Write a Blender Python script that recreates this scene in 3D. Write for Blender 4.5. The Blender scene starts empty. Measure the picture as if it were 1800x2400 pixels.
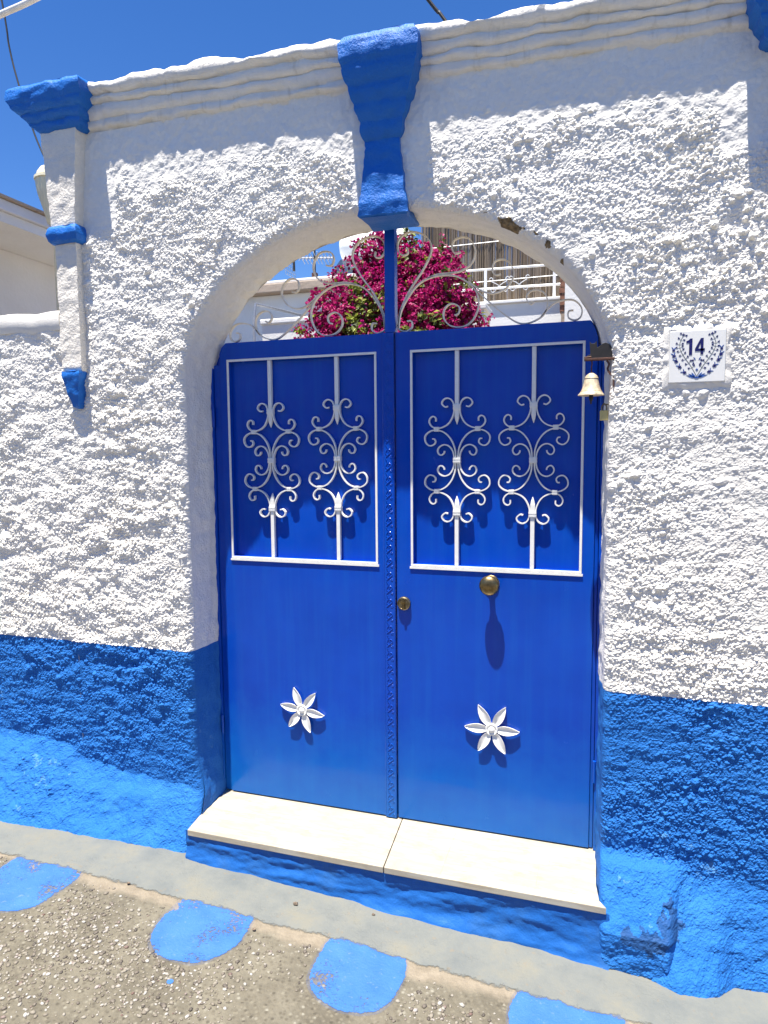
import bpy, bmesh, math, random
import numpy as np
from mathutils import Vector, Matrix

random.seed(4)
rng = np.random.default_rng(11)
scene = bpy.context.scene
col = scene.collection

# ------------------------------------------------------------------ camera, sky, sun, exposure
cam_d = bpy.data.cameras.new('camera')
cam = bpy.data.objects.new('camera', cam_d)
col.objects.link(cam)
cam_d.sensor_fit = 'VERTICAL'
cam_d.sensor_height = 36.0
cam_d.lens = 24.0
cam_d.clip_start = 0.05
cam_d.clip_end = 600.0
YAW, PIT, ROL = 0.3107026, -0.0898946, -0.0083645
f = Vector((-math.sin(YAW)*math.cos(PIT), math.cos(YAW)*math.cos(PIT), math.sin(PIT)))
r = Vector((math.cos(YAW), math.sin(YAW), 0))
u = r.cross(f)
r2 = r*math.cos(ROL)+u*math.sin(ROL)
u2 = -r*math.sin(ROL)+u*math.cos(ROL)
M = Matrix((r2, u2, -f)).transposed().to_4x4()
M.translation = Vector((0.75269, -2.48701, 1.45962))
cam.matrix_world = M
scene.camera = cam

SUN = Vector((-0.065, -0.2155, 1.0)).normalized()
world = bpy.data.worlds.new('World')
scene.world = world
world.use_nodes = True
wn = world.node_tree
sky = wn.nodes.new('ShaderNodeTexSky')
sky.sky_type = 'NISHITA'
sky.sun_disc = False
sky.sun_elevation = math.asin(SUN.z)
sky.sun_rotation = math.atan2(SUN.x, SUN.y)
sky.altitude = 600
sky.air_density = 1.0
sky.dust_density = 0.0
sky.ozone_density = 3.0
bg = wn.nodes['Background']
bg.inputs['Strength'].default_value = 0.078
hs = wn.nodes.new('ShaderNodeHueSaturation')
hs.inputs['Saturation'].default_value = 1.3
hs.inputs['Hue'].default_value = 0.512
hs.inputs['Value'].default_value = 1.0
wn.links.new(sky.outputs[0], hs.inputs['Color'])
wn.links.new(hs.outputs[0], bg.inputs['Color'])

sun_d = bpy.data.lights.new('sun', 'SUN')
sun_d.energy = 5.0
sun_d.angle = math.radians(0.53)
sun_d.color = (1.0, 0.95, 0.865)
sun = bpy.data.objects.new('sun', sun_d)
col.objects.link(sun)
sun.rotation_euler = SUN.to_track_quat('Z', 'Y').to_euler()
sun.location = SUN*30

scene.view_settings.view_transform = 'Standard'
scene.view_settings.look = 'None'
scene.view_settings.gamma = 1.0
scene.view_settings.exposure = 1.24
scene.view_settings.use_curve_mapping = False

# ------------------------------------------------------------------ helpers
def tag(o, label=None, cat=None, group=None, kind=None):
    if label: o['label'] = label
    if cat: o['category'] = cat
    if group: o['group'] = group
    if kind: o['kind'] = kind
    return o

def empty(name, loc=(0, 0, 0), label=None, cat=None, group=None):
    o = bpy.data.objects.new(name, None)
    o.location = loc
    o.empty_display_size = 0.05
    col.objects.link(o)
    return tag(o, label, cat, group)

def link(name, me, mat=None, parent=None, loc=None):
    o = bpy.data.objects.new(name, me)
    col.objects.link(o)
    if mat is not None and len(me.materials) == 0:
        me.materials.append(mat)
    if parent is not None:
        o.parent = parent
        # vertices are given in world space: undo the parent's placement
        pl = Vector((0, 0, 0)); q = parent
        while q is not None:
            pl += q.location; q = q.parent
        o.location = (Vector(loc) if loc is not None else Vector((0, 0, 0)))-pl
    elif loc is not None:
        o.location = loc
    return o

def mesh(name, V, F, smooth=None):
    me = bpy.data.meshes.new(name)
    me.from_pydata([tuple(v) for v in V], [], [tuple(q) for q in F])
    me.validate()
    bm = bmesh.new(); bm.from_mesh(me)
    bmesh.ops.recalc_face_normals(bm, faces=bm.faces)
    bm.to_mesh(me); bm.free()
    if smooth is not None:
        me.shade_smooth()
        me.set_sharp_from_angle(angle=math.radians(smooth))
    return me

class MB:
    def __init__(s): s.V = []; s.F = []
    def add(s, V, F):
        n = len(s.V); s.V += [tuple(v) for v in V]; s.F += [tuple(i+n for i in q) for q in F]
    def box(s, x0, x1, y0, y1, z0, z1):
        s.add([(x0,y0,z0),(x1,y0,z0),(x1,y1,z0),(x0,y1,z0),(x0,y0,z1),(x1,y0,z1),(x1,y1,z1),(x0,y1,z1)],
              [(0,3,2,1),(4,5,6,7),(0,1,5,4),(1,2,6,5),(2,3,7,6),(3,0,4,7)])
    def tube(s, pts, rad, n=8, cap=True):
        pts = [Vector(p) for p in pts]
        rs = rad if hasattr(rad, '__len__') else [rad]*len(pts)
        V = []; F = []
        t0 = (pts[1]-pts[0]).normalized()
        a = t0.orthogonal().normalized()
        for i, p in enumerate(pts):
            t = (pts[min(i+1, len(pts)-1)]-pts[max(i-1, 0)]).normalized()
            a = (a-t*a.dot(t)).normalized(); b = t.cross(a)
            for k in range(n):
                an = 2*math.pi*k/n
                V.append(p+(a*math.cos(an)+b*math.sin(an))*rs[i])
        for i in range(len(pts)-1):
            for k in range(n):
                F.append((i*n+k, i*n+(k+1) % n, (i+1)*n+(k+1) % n, (i+1)*n+k))
        if cap:
            F.append(tuple(range(n))[::-1]); F.append(tuple((len(pts)-1)*n+k for k in range(n)))
        s.add(V, F)
    def lathe(s, prof, c, axis='Z', n=32):   # prof: (radius, height)
        V = []; F = []
        for (rr, h) in prof:
            for k in range(n):
                an = 2*math.pi*k/n; x = rr*math.cos(an); y = rr*math.sin(an)
                if axis == 'Z': V.append((c[0]+x, c[1]+y, c[2]+h))
                elif axis == 'Y': V.append((c[0]+x, c[1]+h, c[2]+y))
                else: V.append((c[0]+h, c[1]+x, c[2]+y))
        for i in range(len(prof)-1):
            for k in range(n):
                F.append((i*n+k, i*n+(k+1) % n, (i+1)*n+(k+1) % n, (i+1)*n+k))
        F.append(tuple(range(n))); F.append(tuple((len(prof)-1)*n+k for k in range(n)))
        s.add(V, F)
    def prism(s, poly, y0, y1):              # polygon in x,z swept along y
        n = len(poly)
        V = [(x, y0, z) for x, z in poly]+[(x, y1, z) for x, z in poly]
        F = [tuple(range(n)), tuple(range(2*n-1, n-1, -1))]+[(i, (i+1) % n, n+(i+1) % n, n+i) for i in range(n)]
        s.add(V, F)
    def build(s, name, mat, parent=None, smooth=None, loc=None, bevel=0):
        me = mesh(name, s.V, s.F, smooth)
        o = link(name, me, mat, parent, loc)
        if bevel:
            m = o.modifiers.new('bevel', 'BEVEL'); m.width = bevel; m.segments = 2; m.limit_method = 'ANGLE'
        return o

def spline(P, n=6):                          # Catmull-Rom
    P = [Vector(p) for p in P]
    out = []
    for i in range(len(P)-1):
        p0 = P[max(i-1, 0)]; p1 = P[i]; p2 = P[i+1]; p3 = P[min(i+2, len(P)-1)]
        for k in range(n):
            t = k/n
            out.append(0.5*((2*p1)+(p2-p0)*t+(2*p0-5*p1+4*p2-p3)*t*t+(3*p1-p0-3*p2+p3)*t**3))
    out.append(P[-1])
    return out

def ribbon_mesh(name, P, th, y0, y1, n=5, taper=False):
    """flat iron strip on edge, bent along a path in the x,z plane"""
    Q = spline([(p[0], p[1], 0) for p in P], n)
    V = []; F = []
    for i, q in enumerate(Q):
        t = (Q[min(i+1, len(Q)-1)]-Q[max(i-1, 0)]).normalized()
        nn = Vector((-t.y, t.x, 0))*th/2
        for (s, y) in ((1, y0), (-1, y0), (-1, y1), (1, y1)):
            V.append((q.x+s*nn.x, y, q.y+s*nn.y))
    for i in range(len(Q)-1):
        for k in range(4):
            F.append((i*4+k, i*4+(k+1) % 4, i*4+4+(k+1) % 4, i*4+4+k))
    F.append((0, 1, 2, 3)); m = (len(Q)-1)*4; F.append((m+3, m+2, m+1, m))
    return mesh(name, V, F, 40)

# --- numpy noise
_perm = np.random.default_rng(5).permutation(256)
_perm = np.concatenate([_perm, _perm, _perm])
_ga = np.random.default_rng(6).uniform(0, 2*np.pi, 256)
def perlin(x, y):
    x = np.asarray(x, float); y = np.asarray(y, float)
    xi = np.floor(x).astype(int); yi = np.floor(y).astype(int)
    xf = x-xi; yf = y-yi
    def g(ix, iy, dx, dy):
        a = _ga[_perm[_perm[ix & 255]+(iy & 255)]]
        return np.cos(a)*dx+np.sin(a)*dy
    u_ = xf**3*(xf*(xf*6-15)+10); v_ = yf**3*(yf*(yf*6-15)+10)
    a = g(xi, yi, xf, yf); b = g(xi+1, yi, xf-1, yf)
    c = g(xi, yi+1, xf, yf-1); d = g(xi+1, yi+1, xf-1, yf-1)
    return ((a*(1-u_)+b*u_)*(1-v_)+(c*(1-u_)+d*u_)*v_)*1.5
def fbm(x, y, o=4, g=.5):
    s = 0; a = 1
    for i in range(o):
        s = s+a*perlin(x*2**i+i*17.3, y*2**i+i*9.1); a *= g
    return s
def sstep(a, b, x):
    t = np.clip((np.asarray(x, float)-a)/(b-a), 0, 1); return t*t*(3-2*t)

# ------------------------------------------------------------------ materials
def new_mat(name):
    m = bpy.data.materials.new(name); m.use_nodes = True
    return m, m.node_tree, m.node_tree.nodes['Principled BSDF']

def N(nt, t, **kw):
    n = nt.nodes.new(t)
    for k_, v in kw.items():
        if k_ in n.inputs: n.inputs[k_].default_value = v
        else: setattr(n, k_, v)
    return n

def ramp(nt, src, stops):
    c = nt.nodes.new('ShaderNodeValToRGB')
    e = c.color_ramp.elements
    while len(e) < len(stops): e.new(0.5)
    for q, (p_, v) in zip(e, stops):
        q.position = p_; q.color = (*v, 1) if len(v) == 3 else v
    nt.links.new(src, c.inputs[0])
    return c

def obj_coord(nt):
    g = nt.nodes.new('ShaderNodeNewGeometry')
    return g.outputs['Position']

def noise(nt, scale, detail=4, rough=.55, vec=None):
    n = nt.nodes.new('ShaderNodeTexNoise')
    n.inputs['Scale'].default_value = scale
    n.inputs['Detail'].default_value = detail
    n.inputs['Roughness'].default_value = rough
    nt.links.new(vec if vec is not None else obj_coord(nt), n.inputs['Vector'])
    return n

def bump(nt, b, h, strength, dist):
    n = nt.nodes.new('ShaderNodeBump')
    n.inputs['Strength'].default_value = strength
    n.inputs['Distance'].default_value = dist
    nt.links.new(h, n.inputs['Height'])
    nt.links.new(n.outputs[0], b.inputs['Normal'])
    return n

def mix(nt, fac, a, b_):
    n = nt.nodes.new('ShaderNodeMix'); n.data_type = 'RGBA'
    for s, v in ((6, a), (7, b_)):
        if hasattr(v, 'links'): nt.links.new(v, n.inputs[s])
        else: n.inputs[s].default_value = (*v, 1)
    if hasattr(fac, 'links'): nt.links.new(fac, n.inputs[0])
    else: n.inputs[0].default_value = fac
    return n.outputs[2]

def simple(name, c, rough=.6, metal=0, var=.12, scale=25, bmp=0, bscale=120, bdist=.002, coat=0):
    m, nt, b = new_mat(name)
    n = noise(nt, scale, 5)
    lo = tuple(x*(1-var) for x in c); hi = tuple(min(1, x*(1+var)) for x in c)
    cr = ramp(nt, n.outputs[0], [(.3, lo), (.7, hi)])
    nt.links.new(cr.outputs[0], b.inputs['Base Color'])
    b.inputs['Roughness'].default_value = rough
    b.inputs['Metallic'].default_value = metal
    if coat: b.inputs['Coat Weight'].default_value = coat; b.inputs['Coat Roughness'].default_value = .08
    if bmp:
        n2 = noise(nt, bscale, 4); bump(nt, b, n2.outputs[0], bmp, bdist)
    return m

WHITE = (.82, .785, .715)
def plaster(name, base, dirt, bscale=180, bstr=.5, bdist=.002, dirt_amt=.5, rough=.85, chips=None):
    m, nt, b = new_mat(name)
    n = noise(nt, 5, 6, .65)
    f_ = ramp(nt, n.outputs[0], [(.5, (0,)*3), (.78, (dirt_amt,)*3)])
    n3 = noise(nt, 60, 3)
    v = ramp(nt, n3.outputs[0], [(.3, tuple(x*.94 for x in base)), (.7, base)])
    c_ = mix(nt, f_.outputs[0], v.outputs[0], dirt)
    if chips:
        n4 = noise(nt, 24, 4, .65); n5 = noise(nt, 3, 2)
        ad = nt.nodes.new('ShaderNodeMath'); ad.operation = 'ADD'
        nt.links.new(n4.outputs[0], ad.inputs[0]); nt.links.new(n5.outputs[0], ad.inputs[1])
        mu = nt.nodes.new('ShaderNodeMath'); mu.operation = 'MULTIPLY'; mu.inputs[1].default_value = .5
        nt.links.new(ad.outputs[0], mu.inputs[0])
        k_ = ramp(nt, mu.outputs[0], [(.625, (0,)*3), (.65, (.7,)*3)])
        c_ = mix(nt, k_.outputs[0], c_, chips)
    nt.links.new(c_, b.inputs['Base Color'])
    b.inputs['Roughness'].default_value = rough
    b.inputs['Specular IOR Level'].default_value = .3
    n2 = noise(nt, bscale, 5, .6)
    bump(nt, b, n2.outputs[0], bstr, bdist)
    return m

M_white = plaster('white_limewash', WHITE, (.70, .655, .58), 220, .6, .0022, .35)
M_shaft = plaster('white_shaft_plaster', (.81, .755, .665), (.70, .645, .55), 110, .9, .006, .35)
M_smooth = plaster('white_smooth_plaster', (.81, .765, .69), (.62, .57, .47), 80, .8, .004, .6)
def streaks(m):
    nt = m.node_tree; b = nt.nodes['Principled BSDF']
    src = b.inputs['Base Color'].links[0].from_socket
    mp = nt.nodes.new('ShaderNodeMapping'); mp.inputs['Scale'].default_value = (34, 34, 2.2)
    nt.links.new(obj_coord(nt), mp.inputs[0])
    n = noise(nt, 1.0, 5, .6, mp.outputs[0])
    r_ = ramp(nt, n.outputs[0], [(.56, (0,)*3), (.78, (.55,)*3)])
    nt.links.new(mix(nt, r_.outputs[0], src, (.42, .375, .29)), b.inputs['Base Color'])
streaks(M_smooth)
M_reveal = plaster('white_reveal_plaster', (.85, .815, .75), (.76, .74, .71), 110, .9, .005, .6)
M_blue = plaster('blue_wall_paint', (.014, .145, .48), (.035, .20, .53), 170, .9, .0045, .55, .75, (.10, .27, .52))
M_blue_trim = plaster('blue_trim_paint', (.011, .14, .51), (.028, .19, .56), 110, .9, .004, .5, .5)
M_darkstone = plaster('worn_patch_stone', (.010, .075, .25), (.03, .065, .12), 90, .8, .005, .8, .7)
M_brown = simple('exposed_render', (.20, .14, .07), .95, var=.6, scale=70)

def door_paint():
    m, nt, b = new_mat('blue_gloss_paint')
    pos = obj_coord(nt)
    n = noise(nt, 3.5, 5, .6)
    cr = ramp(nt, n.outputs[0], [(.3, (.0025, .053, .40)), (.7, (.004, .069, .47))])
    # small chips, and vertical run marks where rain has washed dust down
    n2 = noise(nt, 38, 2)
    sc = ramp(nt, n2.outputs[0], [(.80, (0,)*3), (.815, (.5,)*3)])
    mp = nt.nodes.new('ShaderNodeMapping'); mp.inputs['Scale'].default_value = (26, 3, 1.1)
    nt.links.new(pos, mp.inputs[0])
    st = noise(nt, 1.0, 5, .65, mp.outputs[0])
    sr = ramp(nt, st.outputs[0], [(.46, (0,)*3), (.80, (.34,)*3)])
    c1 = mix(nt, sr.outputs[0], cr.outputs[0], (.008, .13, .50))
    # paler azure dust tint towards the foot; also paints in the reflected sheen
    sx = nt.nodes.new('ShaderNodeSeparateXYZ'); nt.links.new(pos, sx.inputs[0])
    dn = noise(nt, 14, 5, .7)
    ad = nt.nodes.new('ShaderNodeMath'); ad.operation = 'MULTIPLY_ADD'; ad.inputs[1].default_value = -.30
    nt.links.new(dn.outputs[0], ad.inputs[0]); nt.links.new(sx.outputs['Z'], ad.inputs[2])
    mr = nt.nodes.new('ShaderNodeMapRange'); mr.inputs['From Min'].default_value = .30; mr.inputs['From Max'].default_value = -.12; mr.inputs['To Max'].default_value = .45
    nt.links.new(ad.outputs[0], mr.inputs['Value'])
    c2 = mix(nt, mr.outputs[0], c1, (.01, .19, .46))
    nt.links.new(mix(nt, sc.outputs[0], c2, (.25, .4, .7)), b.inputs['Base Color'])
    n4 = noise(nt, 9, 5, .6)
    rr = ramp(nt, n4.outputs[0], [(.3, (.10,)*3), (.75, (.30,)*3)])
    nt.links.new(rr.outputs[0], b.inputs['Roughness'])
    b.inputs['Specular IOR Level'].default_value = .30
    n3 = noise(nt, 2.6, 3)
    n5 = noise(nt, 120, 3)
    b1 = nt.nodes.new('ShaderNodeBump'); b1.inputs['Strength'].default_value = .06; b1.inputs['Distance'].default_value = .001
    nt.links.new(n5.outputs[0], b1.inputs['Height'])
    nt.links.new(st.outputs[0], b1.inputs['Height']) if False else None
    b2 = bump(nt, b, n3.outputs[0], .16, .02)
    nt.links.new(b1.outputs[0], b2.inputs['Normal'])
    return m
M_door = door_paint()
M_door_shadow = M_door
M_iron = simple('white_painted_iron', (.84, .825, .77), .42, var=.05, scale=60, bmp=.2, bscale=300, bdist=.0006)
M_iron_old = simple('aged_cream_iron', (.80, .72, .58), .5, var=.18, scale=40, bmp=.3, bscale=260, bdist=.0008)
M_brass = simple('aged_brass', (.24, .175, .08), .36, 1.0, .4, 60, .2, 90, .001)
M_steel = simple('dull_lock_brass', (.22, .18, .11), .4, .9, .4, 90)
M_bell = simple('worn_gilt_bell', (.62, .50, .33), .5, .3, .45, 60, .4, 140, .001)
M_black = simple('black_iron', (.012, .010, .009), .6, .0, .4, 60)
M_rust = simple('rusty_iron', (.10, .045, .03), .7, .2, .5, 90)
M_ceramic = simple('white_glazed_tile', (.80, .79, .75), .12, var=.02, coat=.5)
M_ink = simple('cobalt_glaze', (.012, .014, .11), .2, var=.3, scale=90)
M_ink2 = simple('light_cobalt_glaze', (.03, .09, .34), .2, var=.5, scale=120)
M_stem = simple('grey_green_glaze', (.16, .17, .15), .3, var=.3)
M_brass_lock = simple('yellow_brass_lock', (.62, .52, .22), .4, .35, .15, 50)
M_cable = simple('black_cable', (.012, .012, .014), .6)
M_cream = simple('cream_plastic', (.68, .62, .44), .4, var=.06)
M_tank = simple('white_enamel_tank', (.78, .80, .80), .3, var=.03)
M_grey_metal = simple('galvanised_metal', (.34, .35, .37), .45, .6, .2)
M_wood = simple('bark', (.10, .07, .045), .9, var=.4, scale=30, bmp=.6, bscale=80, bdist=.004)
M_brick = simple('old_brick', (.23, .11, .07), .9, var=.35, scale=40, bmp=.4)

def house_white(name, streak):
    m, nt, b = new_mat(name)
    n = noise(nt, 1.6, 6, .65)
    cr = ramp(nt, n.outputs[0], [(.35, (.79, .78, .75)), (.7, (.70, .68, .64))])
    nt.links.new(cr.outputs[0], b.inputs['Base Color'])
    b.inputs['Roughness'].default_value = .85
    n2 = noise(nt, 40, 5); bump(nt, b, n2.outputs[0], .4, .006)
    return m
M_house = house_white('house_whitewash', 0)
M_coping = plaster('stained_coping', (.42, .34, .27), (.16, .12, .09), 40, .5, .006, .8)
M_eave = simple('painted_concrete_eave', (.62, .63, .66), .7, var=.08, scale=3, bmp=.2)

def marble():
    m, nt, b = new_mat('cream_marble')
    mp = nt.nodes.new('ShaderNodeMapping'); mp.inputs['Scale'].default_value = (1.3, 7, 7)
    mp.inputs['Rotation'].default_value = (0, 0, .12)
    nt.links.new(obj_coord(nt), mp.inputs[0])
    n = noise(nt, 3.2, 7, .62, mp.outputs[0])
    cr = ramp(nt, n.outputs[0], [(.30, (0.4305, 0.3832, 0.2972)), (.48, (0.378, 0.3255, 0.2408)), (.56, (0.441, 0.399, 0.3126)), (.75, (0.483, 0.4515, 0.369))])
    n2 = noise(nt, 17, 6, .7)
    sp = ramp(nt, n2.outputs[0], [(.54, (0,)*3), (.72, (.55,)*3)])
    nt.links.new(mix(nt, sp.outputs[0], cr.outputs[0], (.27, .215, .15)), b.inputs['Base Color'])
    b.inputs['Roughness'].default_value = .38
    return m
M_marble = marble()

def pebble_mat():
    m, nt, b = new_mat('aggregate_pebble')
    oi = nt.nodes.new('ShaderNodeNewGeometry')
    cr = ramp(nt, oi.outputs['Random Per Island'], [(0, (0.0736, 0.0615, 0.0491)), (.25, (0.1473, 0.1228, 0.0957)), (.5, (0.2086, 0.1819, 0.1374)), (.75, (0.2639, 0.2396, 0.1962)), (.93, (0.4049, 0.3811, 0.3436)), (1, (0.1226, 0.0676, 0.0515))])
    nt.links.new(cr.outputs[0], b.inputs['Base Color'])
    b.inputs['Roughness'].default_value = .7
    return m
M_pebble = pebble_mat()

def street_mat():
    m, nt, b = new_mat('exposed_aggregate_concrete')
    pos = obj_coord(nt)
    vo = nt.nodes.new('ShaderNodeTexVoronoi'); vo.inputs['Scale'].default_value = 85
    nt.links.new(pos, vo.inputs['Vector'])
    st = ramp(nt, vo.outputs['Color'], [(.1, (0.0532, 0.0454, 0.0312)), (.45, (0.1266, 0.109, 0.0758)), (.8, (0.1866, 0.1657, 0.1194)), (.97, (0.3332, 0.3172, 0.2577))])
    big = noise(nt, 4.0, 5, .6)
    cem = ramp(nt, big.outputs[0], [(.35, (0.0904, 0.0788, 0.0556)), (.65, (0.1664, 0.149, 0.1085))])
    fac = ramp(nt, vo.outputs['Distance'], [(.25, (.75,)*3), (.55, (.1,)*3)])
    c1 = mix(nt, fac.outputs[0], cem.outputs[0], st.outputs[0])
    # smoother sand-coloured cement lip that runs along the painted strip
    sx = nt.nodes.new('ShaderNodeSeparateXYZ'); nt.links.new(pos, sx.inputs[0])
    en = noise(nt, 9, 5, .6)
    ad = nt.nodes.new('ShaderNodeMath'); ad.operation = 'MULTIPLY_ADD'
    nt.links.new(en.outputs[0], ad.inputs[0]); ad.inputs[1].default_value = .11
    nt.links.new(sx.outputs['Y'], ad.inputs[2])
    lip = ramp(nt, ad.outputs[0], [(0, (0,)*3), (1, (1,)*3)])
    mr = nt.nodes.new('ShaderNodeMapRange'); mr.inputs['From Min'].default_value = -.535; mr.inputs['From Max'].default_value = -.505
    nt.links.new(ad.outputs[0], mr.inputs['Value'])
    ln = noise(nt, 25, 5)
    lc = ramp(nt, ln.outputs[0], [(.3, (0.1926, 0.16, 0.1145)), (.7, (0.2627, 0.2215, 0.1628))])
    nt.links.new(mix(nt, mr.outputs[0], c1, lc.outputs[0]), b.inputs['Base Color'])
    b.inputs['Roughness'].default_value = .9
    mu = nt.nodes.new('ShaderNodeMath'); mu.operation = 'ADD'
    fn = noise(nt, 260, 4)
    nt.links.new(vo.outputs['Distance'], mu.inputs[0]); nt.links.new(fn.outputs[0], mu.inputs[1])
    bump(nt, b, mu.outputs[0], .7, -.004)
    return m
M_street = street_mat()

def strip_mat():
    m, nt, b = new_mat('grey_cement_paint')
    n = noise(nt, 7, 6, .65)
    cr = ramp(nt, n.outputs[0], [(.3, (0.1176, 0.1294, 0.1261)), (.52, (0.1524, 0.1592, 0.1441)), (.72, (0.1834, 0.1756, 0.1375))])
    n2 = noise(nt, 38, 4, .6)
    sp = ramp(nt, n2.outputs[0], [(.62, (0,)*3), (.72, (.45,)*3)])
    nt.links.new(mix(nt, sp.outputs[0], cr.outputs[0], (.20, .155, .10)), b.inputs['Base Color'])
    b.inputs['Roughness'].default_value = .8
    rm = nt.nodes.new('ShaderNodeAttribute'); rm.attribute_name = 'rim'
    en = noise(nt, 26, 6, .7)
    ea = nt.nodes.new('ShaderNodeMath'); ea.operation = 'MULTIPLY_ADD'; ea.inputs[1].default_value = -.16
    nt.links.new(en.outputs[0], ea.inputs[0]); nt.links.new(rm.outputs['Fac'], ea.inputs[2])
    el = nt.nodes.new('ShaderNodeMapRange'); el.inputs['From Min'].default_value = -.075; el.inputs['From Max'].default_value = -.045
    nt.links.new(ea.outputs[0], el.inputs['Value']); nt.links.new(el.outputs[0], b.inputs['Alpha'])
    n3 = noise(nt, 90, 6, .65)
    wv = nt.nodes.new('ShaderNodeTexVoronoi'); wv.feature = 'DISTANCE_TO_EDGE'; wv.inputs['Scale'].default_value = 1.4
    wn_ = noise(nt, 5, 5, .7); av = nt.nodes.new('ShaderNodeVectorMath'); av.operation = 'MULTIPLY_ADD'
    nt.links.new(wn_.outputs['Color'], av.inputs[0]); av.inputs[1].default_value = (.5, .5, .5); nt.links.new(obj_coord(nt), av.inputs[2])
    nt.links.new(av.outputs[0], wv.inputs['Vector'])
    ck = ramp(nt, wv.outputs['Distance'], [(.0, (0,)*3), (.012, (1,)*3)])
    pit = noise(nt, 22, 5, .7)
    pr_ = ramp(nt, pit.outputs[0], [(.28, (0,)*3), (.40, (1,)*3)])
    m1 = nt.nodes.new('ShaderNodeMath'); m1.operation = 'MULTIPLY_ADD'; m1.inputs[1].default_value = .45
    nt.links.new(ck.outputs[0], m1.inputs[0]); nt.links.new(n3.outputs[0], m1.inputs[2])
    m2 = nt.nodes.new('ShaderNodeMath'); m2.operation = 'ADD'
    nt.links.new(m1.outputs[0], m2.inputs[0]); nt.links.new(pr_.outputs[0], m2.inputs[1])
    bump(nt, b, m2.outputs[0], .45, .004)
    return m
M_strip = strip_mat()

def dot_mat():
    m, nt, b = new_mat('worn_blue_road_paint')
    n4 = noise(nt, 14, 4)
    bc = ramp(nt, n4.outputs[0], [(.3, (.026, .115, .38)), (.7, (.040, .145, .44))])
    fl = noise(nt, 60, 4, .7)
    sp = ramp(nt, fl.outputs[0], [(.60, (0,)*3), (.72, (.4,)*3)])
    nt.links.new(mix(nt, sp.outputs[0], bc.outputs[0], (.20, .25, .32)), b.inputs['Base Color'])
    b.inputs['Roughness'].default_value = .6
    vo = nt.nodes.new('ShaderNodeTexVoronoi'); vo.inputs['Scale'].default_value = 85
    nt.links.new(obj_coord(nt), vo.inputs['Vector'])
    fn = noise(nt, 130, 5, .7); bump(nt, b, fn.outputs[0], .6, .004)
    # paint worn through to the concrete: ragged rim, flaked grains, a scuffed band
    at = nt.nodes.new('ShaderNodeAttribute'); at.attribute_name = 'rim'
    n = noise(nt, 110, 5, .75); n2 = noise(nt, 8, 4, .6)
    def math_(op, x, y):
        q = nt.nodes.new('ShaderNodeMath'); q.operation = op
        for i, v in enumerate((x, y)):
            if hasattr(v, 'links'): nt.links.new(v, q.inputs[i])
            else: q.inputs[i].default_value = v
        return q.outputs[0]
    t = math_('ADD', math_('MULTIPLY', n.outputs[0], 1.0), math_('MULTIPLY', n2.outputs[0], 1.25))
    rim = math_('MULTIPLY', math_('MAXIMUM', math_('SUBTRACT', at.outputs['Fac'], .93), 0.), 9.0)
    t = math_('ADD', t, rim)
    al = ramp(nt, math_('MULTIPLY', t, .5), [(.618, (1,)*3), (.66, (.10,)*3)])
    nt.links.new(al.outputs[0], b.inputs['Alpha'])
    return m
M_dot = dot_mat()

def leafy(name, cols, tr=.25):
    m, nt, b = new_mat(name)
    oi = nt.nodes.new('ShaderNodeNewGeometry')
    cr = ramp(nt, oi.outputs['Random Per Island'], cols)
    nt.links.new(cr.outputs[0], b.inputs['Base Color'])
    b.inputs['Roughness'].default_value = .55
    t = nt.nodes.new('ShaderNodeBsdfTranslucent'); nt.links.new(cr.outputs[0], t.inputs[0])
    ms = nt.nodes.new('ShaderNodeMixShader'); ms.inputs[0].default_value = tr
    nt.links.new(b.outputs[0], ms.inputs[1]); nt.links.new(t.outputs[0], ms.inputs[2])
    nt.links.new(ms.outputs[0], nt.nodes['Material Output'].inputs[0])
    return m
M_bract = leafy('magenta_bract', [(0, (.20, .002, .06)), (.4, (.40, .005, .125)), (.8, (.54, .010, .18)), (1, (.64, .03, .27))], .4)
M_leaf = leafy('green_leaf', [(0, (.04, .055, .012)), (.5, (.13, .17, .02)), (1, (.32, .36, .035))], .35)
M_reed = leafy('dry_reed', [(0, (.07, .052, .035)), (.4, (.16, .12, .08)), (.8, (.27, .21, .15)), (1, (.24, .22, .22))], .08)

# ------------------------------------------------------------------ ground
def gz(x):
    return -.155-.05*np.clip(x, -3.0, 3.0)
def gnoise(x, y):
    return fbm(x*5, y*5, 3)*.0035

def sheet(name, xs, ys, zoff, mat, keep=None, parent=None, edge=None):
    X, Y = np.meshgrid(xs, ys)
    if edge is not None: X, Y = edge(X, Y)
    near = ((np.abs(X) < 3) & (np.abs(Y) < 3)).astype(float)
    Z = gz(X)+gnoise(X, Y)*near+zoff
    V = np.stack([X, Y, Z], -1).reshape(-1, 3)
    ny, nx = X.shape
    idx = np.arange(nx*ny).reshape(ny, nx)
    Fq = np.stack([idx[:-1, :-1], idx[:-1, 1:], idx[1:, 1:], idx[1:, :-1]], -1).reshape(-1, 4)
    if keep is not None:
        c = V[Fq].mean(1); Fq = Fq[keep(c[:, 0], c[:, 1])]
        used = np.unique(Fq); rm = -np.ones(len(V), int); rm[used] = np.arange(len(used)); V = V[used]; Fq = rm[Fq]
    me = bpy.data.meshes.new(name)
    me.from_pydata(V.tolist(), [], Fq.tolist())
    me.shade_smooth()
    return link(name, me, mat, parent)

def axis_pts(lo, hi, step, far):
    a = list(np.arange(lo, hi+1e-6, step))
    return np.array([-far, -far*.3, -20, -8, -4]+[v for v in a if v > -4]+[4, 8, 20, far*.3, far]) if True else a
street = sheet('street', axis_pts(-2.1, 1.8, .015, 250), axis_pts(-1.5, .2, .015, 250), 0, M_street)
tag(street, kind='structure')

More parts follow.
